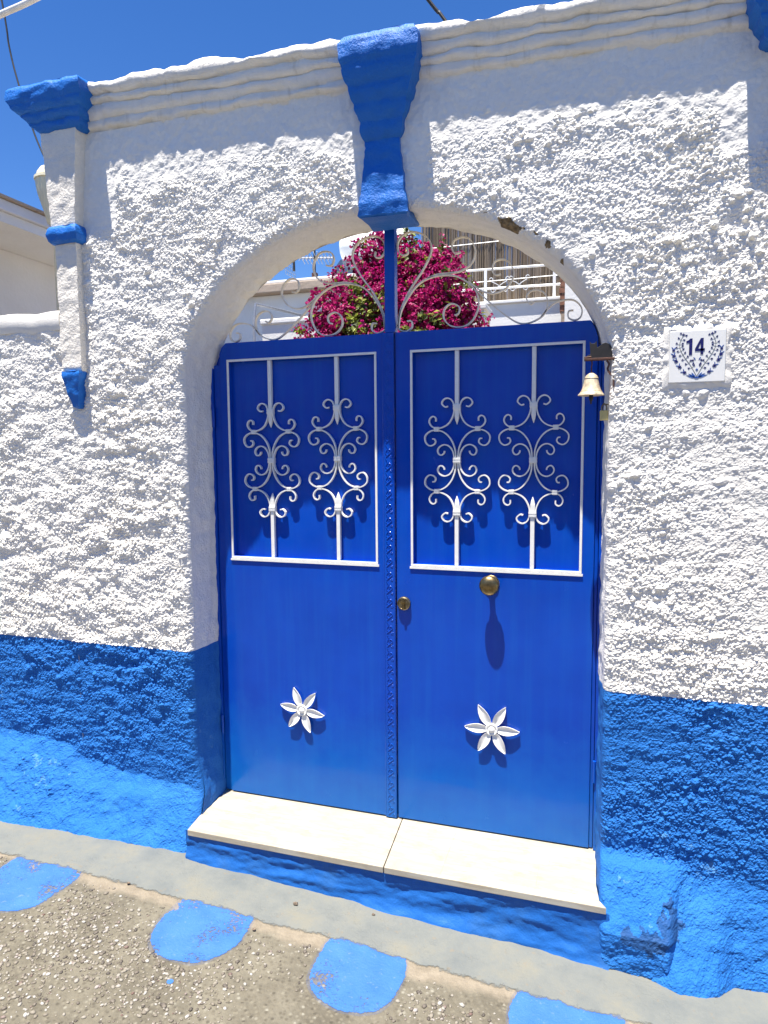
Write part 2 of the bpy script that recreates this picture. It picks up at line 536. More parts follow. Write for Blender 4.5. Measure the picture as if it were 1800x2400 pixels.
def strip_edge(X, Y):
    # far row tucked under the wall, near row wandering
    t = (Y-Y.min())/(Y.max()-Y.min())
    yn = -.528-.012*X*(X < 0)*-1*.0+fbm(X*3.1, X*0+3.3, 3)*.012-.03*sstep(-.6, -1.6, X)
    return X, yn*(1-t)+(-.12)*t
strip = sheet('pavement_strip', np.arange(-3.6, 3.61, .015), np.linspace(0, 1, 44), .0028, M_strip, edge=strip_edge)
at_ = strip.data.attributes.new('rim', 'FLOAT', 'POINT'); at_.data.foreach_set('value', np.repeat(np.linspace(0, 1, 44), len(np.arange(-3.6, 3.61, .015))).astype(np.float32))
tag(strip, kind='structure')

def dot(cx, cy, rx, ry, seed):
    n = 120; rings = 14
    V = [(cx, cy, 0)]; F = []
    for k in range(1, rings+1):
        for i in range(n):
            a = 2*math.pi*i/n
            w = 1+(.022*math.sin(3*a+seed)+.012*math.sin(7*a+2*seed)+.010*float(fbm(np.array(math.cos(a)*5+seed), np.array(math.sin(a)*5), 4)))*(k/rings)
            ca, sa = math.cos(a), math.sin(a); se = (abs(ca)**2.4+abs(sa)**2.4)**(-1/2.4)
            V.append((cx+rx*w*se*ca*k/rings, cy+ry*w*se*sa*k/rings, 0))
    V = [(x, y, float(gz(x)+gnoise(np.array(x), np.array(y)))+.0014) for x, y, z in V]
    for i in range(n): F.append((0, 1+i, 1+(i+1) % n))
    for k in range(rings-1):
        for i in range(n):
            a = 1+k*n+i; b = 1+k*n+(i+1) % n
            F.append((a, a+n, b+n, b))
    me = mesh('painted_dot', V, F, 60)
    at = me.attributes.new('rim', 'FLOAT', 'POINT')
    at.data.foreach_set('value', [0.0]+[k/rings for k in range(1, rings+1) for i in range(n)])
    o = link('painted_dot', me, M_dot, street)
    return o
for i, (cx, cy, rx, ry, lb) in enumerate([(-1.215, -.62, .160, .185, 'blue painted half disc at the left edge of the photo'),
        (-.503, -.605, .158, .185, 'blue painted half disc below the left end of the doorstep'),
        (.055, -.602, .148, .185, 'blue painted half disc below the middle of the doorstep'),
        (.690, -.61, .172, .185, 'blue painted half disc at the bottom edge of the photo')]):
    tag(dot(cx, cy, rx, ry, i*1.7), lb)
d_ = dot(-.462, -.855, .010, .010, .4); d_.name = 'paint_drip'

# exposed aggregate pebbles set into the street
def pebbles(count):
    ph = (1+5**.5)/2
    ico = np.array([(-1, ph, 0), (1, ph, 0), (-1, -ph, 0), (1, -ph, 0), (0, -1, ph), (0, 1, ph), (0, -1, -ph), (0, 1, -ph), (ph, 0, -1), (ph, 0, 1), (-ph, 0, -1), (-ph, 0, 1)])/1.9
    fc = np.array([(0,11,5),(0,5,1),(0,1,7),(0,7,10),(0,10,11),(1,5,9),(5,11,4),(11,10,2),(10,7,6),(7,1,8),(3,9,4),(3,4,2),(3,2,6),(3,6,8),(3,8,9),(4,9,5),(2,4,11),(6,2,10),(8,6,7),(9,8,1)])
    V = []; F = []; k_ = 0
    dots = [(-1.215, -.655, .17), (-.5, -.63, .165), (.052, -.63, .162), (.69, -.64, .182)]
    tries = 0
    while k_ < count and tries < count*6:
        tries += 1
        x = random.uniform(-1.75, 1.2); y = random.uniform(-1.35, -.56)
        lip = -.575-.03*float(perlin(x*8, 2.2))
        if y > lip: continue
        if any((x-a)**2+(y-b)**2 < rr*rr for a, b, rr in dots): continue
        dens = .55+.9*float(fbm(np.array(x*3.), np.array(y*3.+5), 2))
        if random.random() > dens: continue
        s = random.choice([.0022, .003, .003, .004, .005, .0065])*random.uniform(.8, 1.25)
        an = random.uniform(0, 6.28); c, sn = math.cos(an), math.sin(an)
        jit = 1+rng.uniform(-.2, .2, (12, 1))
        P = ico*jit*np.array([s*1.25, s*.9, s*.55])
        P = np.stack([P[:, 0]*c-P[:, 1]*sn, P[:, 0]*sn+P[:, 1]*c, P[:, 2]], -1)
        z = float(gz(x)+gnoise(np.array(x), np.array(y)))
        V.append(P+np.array([x, y, z+s*.12])); F.append(fc+12*k_); k_ += 1
    me = bpy.data.meshes.new('aggregate')
    me.from_pydata(np.concatenate(V).tolist(), [], np.concatenate(F).tolist())
    me.shade_smooth()
    o = link('aggregate', me, M_pebble, street)
    tag(o, kind='stuff')
pebbles(9000)

def stone(name, c, s, mat, label, cat, group=None):
    V = []; F = []
    bm = bmesh.new(); bmesh.ops.create_icosphere(bm, subdivisions=2, radius=1)
    for v in bm.verts:
        k_ = 1+.35*float(perlin(v.co.x*1.7+c[0]*31, v.co.y*1.7+v.co.z*1.3))
        v.co = Vector((c[0]+v.co.x*s[0]*k_, c[1]+v.co.y*s[1]*k_, c[2]+v.co.z*s[2]*k_))
    me = bpy.data.meshes.new(name); bm.to_mesh(me); bm.free()
    o = link(name, me, mat); return tag(o, label, cat, group)
M_stone = simple('brown_pebble', (.16, .12, .085), .8, var=.4, scale=90)
for (x, y, s, lb) in [(-.255, -.412, .009, 'brown pebble on the grey strip below the left doorstep slab'),
                      (.02, -.365, .006, 'tiny brown pebble on the grey strip close to the step riser'),
                      (-.868, -.527, .007, 'small dark pebble at the edge of the grey strip near the leftmost dots'),
                      (-.33, -.575, .006, 'small brown pebble just right of the half disc under the left step')]:
    stone('pebble', (x, y, float(gz(x))+.003+s*.4), (s, s*.8, s*.6), M_stone, lb, 'pebble', 'loose pebbles on the pavement')

# ------------------------------------------------------------------ the gate wall
D = .18
XC, AR, BR, ZC = -.0165, .7835, .57, 1.715
BAND = .663
def arch_sd(x, z):
    dx = x-XC; dz = np.maximum(z-ZC, 0)
    k0 = np.sqrt((dx/AR)**2+(dz/BR)**2); k1 = np.sqrt((dx/AR**2)**2+(dz/BR**2)**2)+1e-9
    return k0*(k0-1)/k1, (dx/AR**2)/k1, (dz/BR**2)/k1

LX = [-4, -1.793, -1.618, -1.44, -1.254, -1.025, -.815, -.7]
LZ = [.24, .228, .224, .204, .126, .11, .102, .102]
RX = [.74, .778, .898, 1.014, 1.106, 1.269, 4]
RZ = [.114, .114, .121, .107, .095, .086, .08]
BX = [-4, -1.6, -1.384, -1.07, -.8, -.7, .7, .80, .92, 1.0, 1.06, 1.12, 1.17, 1.25, 4]
BO = [.24, .225, .20, .165, .135, .13, .13, .135, .165, .20, .20, .17, .11, .09, .08]
def flare(x, z):
    """how far the base of the wall swells out of the wall plane"""
    zl = np.where(x < 0, np.interp(x, LX, LZ), np.interp(x, RX, RZ))+fbm(x*9, x*0+z*4, 2)*.018
    ob = np.interp(x, BX, BO)
    g = gz(x)-.03
    t = np.clip((zl-z)/(zl-g), 0, 1.2)
    o = ob*(.12*sstep(0, .35, t)+.88*np.clip(t, 0, 1.1)**1.35)
    # block of mortar beside the step on the right
    blk = sstep(.74, .76, x)*(1-sstep(.97, 1.06, x))*sstep(.135, .085, z)
    o = np.maximum(o, blk*(.010+.140*np.clip((.125-z)/.20, 0, 1)))
    o = o+fbm(x*14, z*14, 3)*.006*sstep(0, .2, t)
    return o

# crumbs of thrown mortar splatted into a height raster
RX0, RX1, RZ0, RZ1, RS = -2.1, 1.45, -.30, 2.60, .0018
nxr = int((RX1-RX0)/RS); nzr = int((RZ1-RZ0)/RS)
H = np.zeros((nzr, nxr), np.float32)
def splat(n, r0, r1, hr0, hr1, density):
    xs = rng.uniform(RX0, RX1, n); zs = rng.uniform(RZ0, RZ1, n)
    keep = rng.uniform(0, 1, n) < density(xs, zs)
    xs = xs[keep]; zs = zs[keep]; m = len(xs)
    rr = rng.uniform(r0, r1, m)*rng.choice([.8, 1, 1, 1.25], m); hh = rr*rng.uniform(hr0, hr1, m)
    asp = rng.uniform(.75, 1.7, m); th = rng.normal(.35, .5, m)
    for x, z, r_, h_, a_, t_ in zip(xs, zs, rr, hh, asp, th):
        w = int(r_*a_/RS)+2
        ci = int((x-RX0)/RS); cj = int((z-RZ0)/RS)
        i0, i1, j0, j1 = max(ci-w, 0), min(ci+w+1, nxr), max(cj-w, 0), min(cj+w+1, nzr)
        if i1 <= i0 or j1 <= j0: continue
        gx = (np.arange(i0, i1)*RS+RX0-x)[None, :]; gy = (np.arange(j0, j1)*RS+RZ0-z)[:, None]
        c, s = math.cos(t_), math.sin(t_)
        a = (gx*c+gy*s)/(r_*a_); b = (-gx*s+gy*c)/r_
        e = np.maximum(np.sqrt(a*a+b*b), .75*(abs(a)+abs(b)))
        q = np.clip(1-e, 0, 1)
        bmpv = h_*np.minimum(q*1.55, .55+.45*q)*(q > 0)
        sub = H[j0:j1, i0:i1]
        np.maximum(sub, bmpv+sub*.35*(q > 0), out=sub)
dens_f = lambda x, z: np.clip(.55+.55*fbm(x*3.2, z*5.0, 3), .1, 1)
splat(190000, .0022, .0044, .65, 1.2, dens_f)
splat(15000, .0040, .0068, .55, 1.0, lambda x, z: np.clip(.28+.8*fbm(x*2.3+9, z*4.2, 3), .03, 1))
splat(3200, .006, .0125, .60, 1.0, lambda x, z: np.clip(.18+.9*fbm(x*1.7+4, z*3.0+7, 2)+.35*sstep(1.6, 2.2, z)*sstep(-.2, .6, x), .02, 1))
def crumbs(x, z):
    fx = np.clip((x-RX0)/RS, 0, nxr-2); fz = np.clip((z-RZ0)/RS, 0, nzr-2)
    i = fx.astype(int); j = fz.astype(int); a = fx-i; b = fz-j
    i = np.where(x < RX0, (np.abs(x*977) % (nxr-2)).astype(int), i)
    return (H[j, i]*(1-a)+H[j, i+1]*a)*(1-b)+(H[j+1, i]*(1-a)+H[j+1, i+1]*a)*b

PILX = (-1.275, 1.29)
def rough_amp(x, z):
    A = 1-sstep(2.46, 2.53, z+.06*perlin(x*7, z*7)+.055*perlin(x*24, z*15)+.02*x)*.92
    for s, px in ((1, -1.275), (-1, 1.26)):
        q = (x-px)*s
        A = A*(1-.9*sstep(2.28, 2.36, z)*(1-sstep(.19, .215, q)))
    # smooth strips beside the keystone
    A = A*(1-.85*sstep(2.29, 2.33, z)*sstep(-.105, -.085, x)*(1-sstep(.165, .185, x)))
    # tile bed
    A = A*(1-sstep(.10, .086, np.maximum(abs(x-1.018), abs(z-1.737)))*.97)
    # smoother base
    zl = np.where(x < 0, np.interp(x, LX, LZ), np.interp(x, RX, RZ))
    A = A*(.75+.25*sstep(-.03, .03, z-zl-.02*perlin(x*20, z*20)))
    A = A*np.clip(.92+.62*fbm(x*2.4+2, z*2.4+8, 3), .38, 1.4)
    A = A*np.where(z < BAND, .78, 1.0)
    # plainer patch on the right-hand side of the wall, thicker on the left
    A = A*(1-.45*sstep(.80, 1.05, x)*sstep(1.95, 1.7, z)*sstep(.8, 1.1, z))
    return A

def face_y(x, z, detail=True):
    o = flare(x, z)
    if detail:
        A = rough_amp(x, z)
        h = crumbs(x, z)*(1.06+.25*sstep(.3, 1.0, x)*sstep(1.4, 2.1, z))+(.5-abs(perlin(x*55+3, z*62)))*.0024+(.5-abs(perlin(x*115, z*130+7)))*.0040+fbm(x*9, z*13, 3)*.0048*(1+.9*sstep(-.75, -1.1, x))+fbm(x*26+5, z*34, 2)*.0016
        o = o+h*A+(1-A)*(fbm(x*10, z*10, 3)*.003+fbm(x*34, z*34, 3)*.0022)
    return -D-o

def wall_sheet(xs, zs, hole):
    X, Z = np.meshgrid(xs, zs)
    step = .004
    sd, nx_, nz_ = arch_sd(X, Z)
    if hole:
        inside = sd < 0
        X = np.where(inside & (sd > -.02), X-nx_*sd, X); Z = np.where(inside & (sd > -.02), Z-nz_*sd, Z)
    Yf = face_y(X, Z)
    if hole:
        s = np.clip(sd, 0, None); R_ = .030+.006*perlin(X*14, Z*14)
        Yf = Yf+np.where(s < R_, R_-np.sqrt(np.maximum(R_**2-(R_-s)**2, 0)), 0)
    # mortar fillet narrows the opening at the foot of the left jamb
    X = X+.04*sstep(.25, -.05, Z)*np.exp(-np.clip(-.79-X, 0, 9)/.08)*(X < -.3)
    ny, nx = X.shape
    idx = np.arange(nx*ny).reshape(ny, nx)
    Fq = np.stack([idx[:-1, :-1], idx[:-1, 1:], idx[1:, 1:], idx[1:, :-1]], -1).reshape(-1, 4)
    V = np.stack([X, Yf, Z], -1).reshape(-1, 3)
    if hole:
        sdc = sd.reshape(-1)[Fq]
        Fq = Fq[(sdc.max(1) > 1e-6) & (sdc.min(1) > -.02)]
    return V, Fq

def emit(name, V, Fq, mask, mats, midx=None, parent=None, smooth=False):
    Fq = Fq[mask]
    used = np.unique(Fq); rm = -np.ones(len(V), int); rm[used] = np.arange(len(used))
    me = bpy.data.meshes.new(name)
    me.from_pydata(V[used].tolist(), [], rm[Fq].tolist())
    for m in mats: me.materials.append(m)
    if midx is not None: me.polygons.foreach_set('material_index', midx[mask].astype(np.int32))
    if smooth: me.shade_smooth()
    me.update()
    return link(name, me, None, parent)

gate_wall = empty('gate_wall', (0, -D, -.15), 'whitewashed roughcast wall with arched gateway, blue plinth and moulded cornice', 'wall')
zs_lo = np.linspace(-.27, BAND, 330); zs_hi = np.concatenate([np.linspace(BAND, 2.56, 700), np.linspace(2.56, 2.70, 20)[1:]])
zs = np.concatenate([zs_lo, zs_hi[1:]])
xs = np.concatenate([np.arange(-1.36, 1.30, .0027), np.linspace(1.30, 2.3, 85)])
V, Fq = wall_sheet(xs, zs, True)
cz = V[Fq][:, :, 2].mean(1); cx_ = V[Fq][:, :, 0].mean(1)
sdf = arch_sd(cx_, cz)[0]
chip = (sdf < .022+.012*perlin(cx_*30, cz*30)) & (cz > 1.9) & (cx_ > .36) & (cx_ < .62) & (fbm(cx_*13, cz*13+2, 2) > -.02)
emit('roughcast_face', V, Fq, cz > BAND, [M_white, M_brown], chip.astype(int), gate_wall)
dd = np.minimum(np.hypot((cx_-.915)/.085, (cz+.085)/.042), np.hypot((cx_-.985)/.042, (cz+.045)/.065))
dark = dd+.55*fbm(cx_*30, cz*30, 4) < .85
emit('blue_plinth', V, Fq, cz <= BAND, [M_blue, M_darkstone], dark.astype(int), gate_wall)

# reveal of the arch
def reveal():
    ts = []
    for z in np.arange(-.2, ZC, .005): ts.append((XC-AR, z, -1, 0))
    for a in np.linspace(math.pi, 0, 440): ts.append((XC+AR*math.cos(a), ZC+BR*math.sin(a), 0, 0))
    for z in np.arange(ZC, -.2, -.005): ts.append((XC+AR, z, 1, 0))
    # keep the colour break exactly on the band height
    T = np.array([(a, b) for a, b, _, _ in ts])
    k_ = np.argmin(abs(T[:len(T)//2, 1]-BAND)); T[k_, 1] = BAND
    k2 = len(T)//2+np.argmin(abs(T[len(T)//2:, 1]-BAND)); T[k2, 1] = BAND
    nd = 24
    y0 = face_y(T[:, 0], T[:, 1], True)+.030+.006*perlin(T[:, 0]*14, T[:, 1]*14)-.0015
    rows = []
    for q in range(nd):
        t = q/(nd-1)
        y = y0*(1-t)+.03*t
        sc = 1-.024*t
        x = XC+(T[:, 0]-XC)*sc-.001*t; z = T[:, 1].copy()
        nxy = fbm(T[:, 0]*16+T[:, 1]*11, y*16, 3)*.0055*min(1, t*6)
        sgn = np.sign(T[:, 0]-XC)
        x = x+nxy*sgn*np.where(T[:, 1] < ZC, 1, .7); z = z+np.where(T[:, 1] > ZC, nxy, 0)
        x = x+.04*sstep(.25, -.05, z)*(x < -.3)*(1-t)
        rows.append(np.stack([x, y, z], -1))
    Vr = np.array(rows); n = Vr.shape[1]
    Vf = Vr.reshape(-1, 3)
    idx = np.arange(nd*n).reshape(nd, n)
    Fr = np.stack([idx[:-1, :-1], idx[1:, :-1], idx[1:, 1:], idx[:-1, 1:]], -1).reshape(-1, 4)
    zc_ = Vf[Fr][:, :, 2].mean(1)
    emit('arch_reveal', Vf, Fr, zc_ > BAND, [M_reveal], None, gate_wall, True)
    emit('blue_reveal', Vf, Fr, zc_ <= BAND, [M_blue], None, gate_wall, True)
reveal()

# back and core of the wall (a real thickness behind the rendered face)
def wall_back():
    mb = MB()
    yb = .031
    outl = [(XC-AR*.976, -.2)]+[(XC+AR*.976*math.cos(a), ZC+BR*math.sin(a)) for a in np.linspace(math.pi, 0, 40)]+[(XC+AR*.976, -.2)]
    top = 2.77
    n = len(outl)
    ext = []
    for (x, z) in outl:
        ext.append((x, z))
    Vb = []; Fb = []
    for (x, z) in outl:
        Vb.append((x, yb, z))
    left = len(Vb); Vb += [(-1.36, yb, -.2), (-1.36, yb, top), (2.3, yb, top), (2.3, yb, -.2)]
    mid = n//2
    for i in range(n-1):
        Fb.append((i, i+1, left+1 if i < mid else left+2))
    Fb.append((0, left+1, left)); Fb.append((mid, left+2, left+1)); Fb.append((n-1, left+3, left+2))
    mb.add(Vb, Fb)
    mb.add([(-1.36, -D, -.2), (-1.36, yb, -.2), (-1.36, yb, top), (-1.36, -D, top)], [(0, 1, 2, 3)])
    mb.add([(2.3, -D, -.2), (2.3, yb, -.2), (2.3, yb, top), (2.3, -D, top)], [(0, 1, 2, 3)])
    mb.build('wall_core', M_smooth, gate_wall)
wall_back()

# --- lofted, hand-plastered mouldings
def loft(sections, nside=7, nfront=14, amp=.004, seed=0.):
    """sections: (z, x0, x1, yfront, yback); open at the back"""
    rows = []
    for (z, x0, x1, yf, yb) in sections:
        P = []
        for i in range(nside): P.append((x0, yb+(yf-yb)*i/(nside-1)))
        for i in range(1, nfront): P.append((x0+(x1-x0)*i/nfront, yf))
        for i in range(nside): P.append((x1, yf+(yb-yf)*i/(nside-1)))
        rows.append([(x, y, z) for x, y in P])
    n = len(rows[0])
    A = np.array(rows)
    # resample between sections so noise has something to move
    out = []
    for i in range(len(A)-1):
        d = abs(A[i+1, 0, 2]-A[i, 0, 2]); m = max(1, int(d/.006))
        for k_ in range(m): out.append(A[i]+(A[i+1]-A[i])*k_/m)
    out.append(A[-1]); A = np.array(out)
    cx = A[:, :, 0].mean(1, keepdims=True)
    a_ = fbm(A[:, :, 0]*22+seed+A[:, :, 1]*19, A[:, :, 2]*22, 3)
    b_ = fbm(A[:, :, 0]*22+seed+40+A[:, :, 1]*19, A[:, :, 2]*22, 3)
    c_ = fbm(A[:, :, 0]*22+seed+80+A[:, :, 1]*19, A[:, :, 2]*22, 3)
    A[:, :, 0] += a_*amp; A[:, :, 1] += b_*amp; A[:, :, 2] += c_*amp*.8
    m = len(A); Vv = A.reshape(-1, 3).tolist(); Ff = []
    for i in range(m-1):
        for k_ in range(n-1): Ff.append((i*n+k_, i*n+k_+1, (i+1)*n+k_+1, (i+1)*n+k_))
    # caps as fans with an inner point grid
    for i in (0, m-1):
        row = A[i]
        h = n//2
        base = len(Vv)
        for k_ in range(h): pass
        for k_ in range(h):
            a, b = i*n+k_, i*n+n-1-k_
            c, d = i*n+k_+1, i*n+n-2-k_
            if c == d: Ff.append((a, b, c))
            elif c < d or i: Ff.append((a, b, d, c))
            if c >= d: break
    return Vv, Ff
def loft_obj(name, sections, mat, parent, amp=.004, seed=0., ang=40):
    Vv, Ff = loft(sections, amp=amp, seed=seed)
    return link(name, mesh(name, Vv, Ff, ang), mat, parent)

KB = -.10
def flare_tiers(base, lo, hi, ridges, top):
    # a flare that widens upwards with shallow worn ridges, under a plain top slab
    out = list(base); n = ridges*8
    for i in range(n):
        t = i/n
        e = .75*t+.25*t*t
        ph = (t*ridges) % 1
        rip = .0060*(math.sin(math.pi*min(1, ph*1.12))**.6) if ph < .9 else -.0015
        out.append((lo[0]+(hi[0]-lo[0])*t, lo[1]+(hi[1]-lo[1])*e-rip, lo[2]+(hi[2]-lo[2])*e+rip, lo[3]+(hi[3]-lo[3])*e-rip))
    z1 = hi[0]
    for t, o in ((.04, 0), (.2, .006), (.5, .0085), (.8, .0065), (1, -.003)):
        out.append((z1+(top-z1)*t, hi[1]-o, hi[2]+o, hi[3]-o))
    return out
kz = flare_tiers([(2.254, -.058, .104, -.198), (2.259, -.063, .109, -.206), (2.30, -.060, .105, -.208), (2.42, -.044, .088, -.200), (2.505, -.039, .081, -.196)],
      (2.508, -.040, .083, -.199), (2.722, -.097, .160, -.274), 4, 2.806)+[(2.812, -.085, .155, -.265)]
ks = loft_obj('keystone', [(z, a, b, y, -.05 if z < 2.275 else -.12) for z, a, b, y in kz], M_blue_trim, gate_wall, .0045, 3.)

# cornice, one run on each side of the keystone
def cornice(x0, x1, seed):
    prof = [(-.004, -.02), (.0, 0), (.009, .003), (.014, .010), (.015, .018), (.0135, .024), (.011, .027), (.017, .030), (.024, .037), (.0255, .045), (.0235, .051), (.020, .054),
            (.027, .057), (.034, .064), (.0355, .072), (.033, .078), (.030, .081), (.038, .084), (.047, .090), (.050, .102), (.048, .113), (.040, .120), (.0, .126), (-.10, .124), (-.18, .122), (-.18, -.02)]
    n = int((x1-x0)/.012)+1
    X = np.linspace(x0, x1, n)
    Vv = []; Ff = []; m = len(prof)
    for x in X:
        crack = .010*math.exp(-((x+.80)/.006)**2)+.008*math.exp(-((x+1.11)/.005)**2)+.006*math.exp(-((x-.62)/.006)**2)
        for q, (o, h) in enumerate(prof):
            top = q >= 20
            nz = float(fbm(np.array(x*6.0+seed), np.array(h*30.), 4))*.010
            ny = float(fbm(np.array(x*13.0+seed+9), np.array(h*40.), 3))*.005
            if top and q < 25: nz += float(fbm(np.array(x*9.+seed), np.array(4.4), 4))*.009
            Vv.append((x, -D-o*1.14-ny*(o > 0)+crack*(o > 0.005), 2.685-.021*x+h*(1.20-.12*x)+nz-crack*.6*(q in (19, 20, 21))))
    for i in range(n-1):
        for k_ in range(m): Ff.append((i*m+k_, i*m+(k_+1) % m, (i+1)*m+(k_+1) % m, (i+1)*m+k_))
    Ff.append(tuple(range(m))); Ff.append(tuple((n-1)*m+k_ for k_ in range(m)))
    link('cornice', mesh('cornice', Vv, Ff, 70), M_smooth, gate_wall)
cornice(-1.30, .03, 0.)
cornice(.036, 1.35, 21.)
cornice(1.353, 2.3, 31.)

# pilasters with blue capital, ring and pointed foot
def pilaster(px, mir, seed):
    def S(z, a, b, y, yb=-.10):
        a_, b_ = (a, b) if mir > 0 else (-b, -a)
        return (z, px+a_, px+b_, y, yb)
    sh = loft_obj('pilaster_shaft', [S(1.775, -.045, .030, -.202), S(1.80, -.060, .036, -.214), S(2.29, -.060, .040, -.218), S(2.35, -.068, .045, -.226), S(2.72, -.088, .080, -.236)], M_shaft, gate_wall, .0028, seed, 65)
    zt = 2.84 if mir > 0 else 2.725
    d = zt-2.84
    loft_obj('capital', [S(z_+d, a_, b_, y_) for z_, a_, b_, y_ in flare_tiers([(2.702, -.080, .088, -.230)], (2.706, -.092, .096, -.238), (2.800, -.190, .143, -.286), 3, 2.862)]+[S(2.870+d, -.16, .13, -.27)], M_blue_trim, sh, .006, seed+5)
    loft_obj('ring', [S(2.285, -.066, .050, -.224), S(2.293, -.076, .060, -.236), S(2.318, -.082, .064, -.244), S(2.340, -.078, .060, -.240), S(2.352, -.066, .052, -.228)], M_blue_trim, sh, .004, seed+11)
    loft_obj('pointed_foot', [S(1.640, -.014, .000, -.196), S(1.648, -.022, .006, -.206), S(1.70, -.036, .016, -.216), S(1.755, -.050, .028, -.224), S(1.775, -.054, .034, -.228), S(1.788, -.054, .032, -.224)], M_blue_trim, sh, .004, seed+17)
pilaster(-1.280, 1, 0.)
pilaster(1.265, -1, 33.)

# ------------------------------------------------------------------ low wall on the left
low_wall = empty('low_wall', (-2.2, -D, -.1), 'lower roughcast white wall with blue base left of the pilaster', 'wall')
xs2 = np.concatenate([np.linspace(-3.1, -1.86, 70), np.linspace(-1.855, -1.36, 160)])
zs2 = zs[zs < 1.985]
V2, F2 = wall_sheet(xs2, zs2, False)
c2 = V2[F2][:, :, 2].mean(1)
emit('roughcast_face', V2, F2, c2 > BAND, [M_white], None, low_wall)
emit('blue_base', V2, F2, c2 <= BAND, [M_blue], None, low_wall)
def coping():
    n = 120; X = np.linspace(-3.1, -1.362, n)
    prof = [(-D-.004, 1.96), (-D-.012, 1.975), (-D-.014, 2.02), (-D-.006, 2.036), (-.10, 2.05), (.03, 2.045), (.03, 1.96)]
    m = len(prof); Vv = []; Ff = []
    for x in X:
        for q, (y, z) in enumerate(prof):
            Vv.append((x, y+float(fbm(np.array(x*9), np.array(z*9.), 3))*.006, z+float(fbm(np.array(x*7.+3), np.array(y*9.), 3))*.008))
    for i in range(n-1):
        for k_ in range(m): Ff.append((i*m+k_, i*m+(k_+1) % m, (i+1)*m+(k_+1) % m, (i+1)*m+k_))
    Ff.append(tuple(range(m))); Ff.append(tuple((n-1)*m+k_ for k_ in range(m)))
    link('coping', mesh('coping', Vv, Ff, 50), M_white, low_wall)
    mb = MB(); mb.box(-3.1, -1.365, -.15, .029, -.2, 1.97); mb.build('wall_core', M_white, low_wall)
coping()

# ------------------------------------------------------------------ doorstep
step = empty('doorstep', (0, -.17, -.16), 'cream marble doorstep of two slabs on a blue painted riser', 'doorstep')
def slab(poly, z0=-.024, z1=0.):
    mb = MB(); n = len(poly)
    mb.add([(x, y, z0) for x, y in poly]+[(x, y, z1) for x, y in poly], [tuple(range(n))[::-1], tuple(range(n, 2*n))]+[(i, (i+1) % n, n+(i+1) % n, n+i) for i in range(n)])
    return mb.build('slab', M_marble, step, bevel=.0025)
slab([(-.757, -.316), (.0425, -.320), (.0165, .02), (-.80, .02)])
slab([(.0455, -.320), (.790, -.317), (.768, -.285), (.757, -.20), (.755, .02), (.0195, .02)])
def hair(x0, y0, x1, y1):
    mb = MB(); mb.box(min(x0, x1)-.0007, max(x0, x1)+.0007, min(y0, y1), max(y0, y1), .0004, .0012); mb.build('hairline_joint', M_hair, step)
M_hair = simple('joint_grime', (.40, .33, .24), .8)
hair(.243, -.30, .243, -.03); hair(.565, -.27, .565, -.14); hair(.598, -.14, .598, -.03)
def riser():
    n = 170; m = 26
    X = np.linspace(-.765, .80, n)
    Vv = []; Ff = []
    for j in range(m):
        t = j/(m-1)
        z = -.0245*(1-t)+(gz(X)-.03)*t
        y = -.3115-.020*t**2+fbm(X*6, z*22+3, 4)*.006*sstep(0, .25, t)+fbm(X*30, z*60, 2)*.002
        y = y-.012*sstep(.6, 1, t)*(1+perlin(X*9, X*0+.5))
        for i in range(n): Vv.append((X[i], float(y[i]), float(z[i])))
    for j in range(m-1):
        for i in range(n-1): Ff.append((j*n+i, j*n+i+1, (j+1)*n+i+1, (j+1)*n+i))
    me = mesh('riser', Vv, Ff, 60); link('riser', me, M_riser, step)
    mb = MB(); mb.box(-.79, .79, -.28, .02, -.22, -.0255); mb.build('step_core', M_riser, step)
M_riser = plaster('scuffed_blue_paint', (.010, .11, .40), (.04, .13, .30), 120, .55, .003, .75, .6, (.22, .27, .32))
riser()

# ------------------------------------------------------------------ gate leaves
leafL = empty('gate_leaf', (-.40, 0, .004), 'left blue metal gate leaf with white scroll grille, flower and centre post', 'gate', 'pair of gate leaves')
leafR = empty('gate_leaf', (.37, 0, .004), 'right blue metal gate leaf with white scroll grille, knob and lock', 'gate', 'pair of gate leaves')
ZT = 1.90
PY = .024                                     # recessed panel plane
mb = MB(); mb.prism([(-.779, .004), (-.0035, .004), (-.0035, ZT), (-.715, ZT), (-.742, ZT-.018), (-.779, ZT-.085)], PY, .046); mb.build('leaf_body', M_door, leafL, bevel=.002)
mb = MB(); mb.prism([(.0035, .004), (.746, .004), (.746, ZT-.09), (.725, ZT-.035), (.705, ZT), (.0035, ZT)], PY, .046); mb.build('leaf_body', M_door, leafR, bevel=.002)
mb = MB(); mb.box(-.7758, -.7465, .006, PY-.0005, .005, ZT-.088); mb.build('hanging_stile', M_door, leafL, bevel=.002)
mb = MB(); mb.box(.7295, .7415, .006, PY-.0005, .005, ZT-.093); mb.build('hanging_stile', M_door, leafR, bevel=.002)
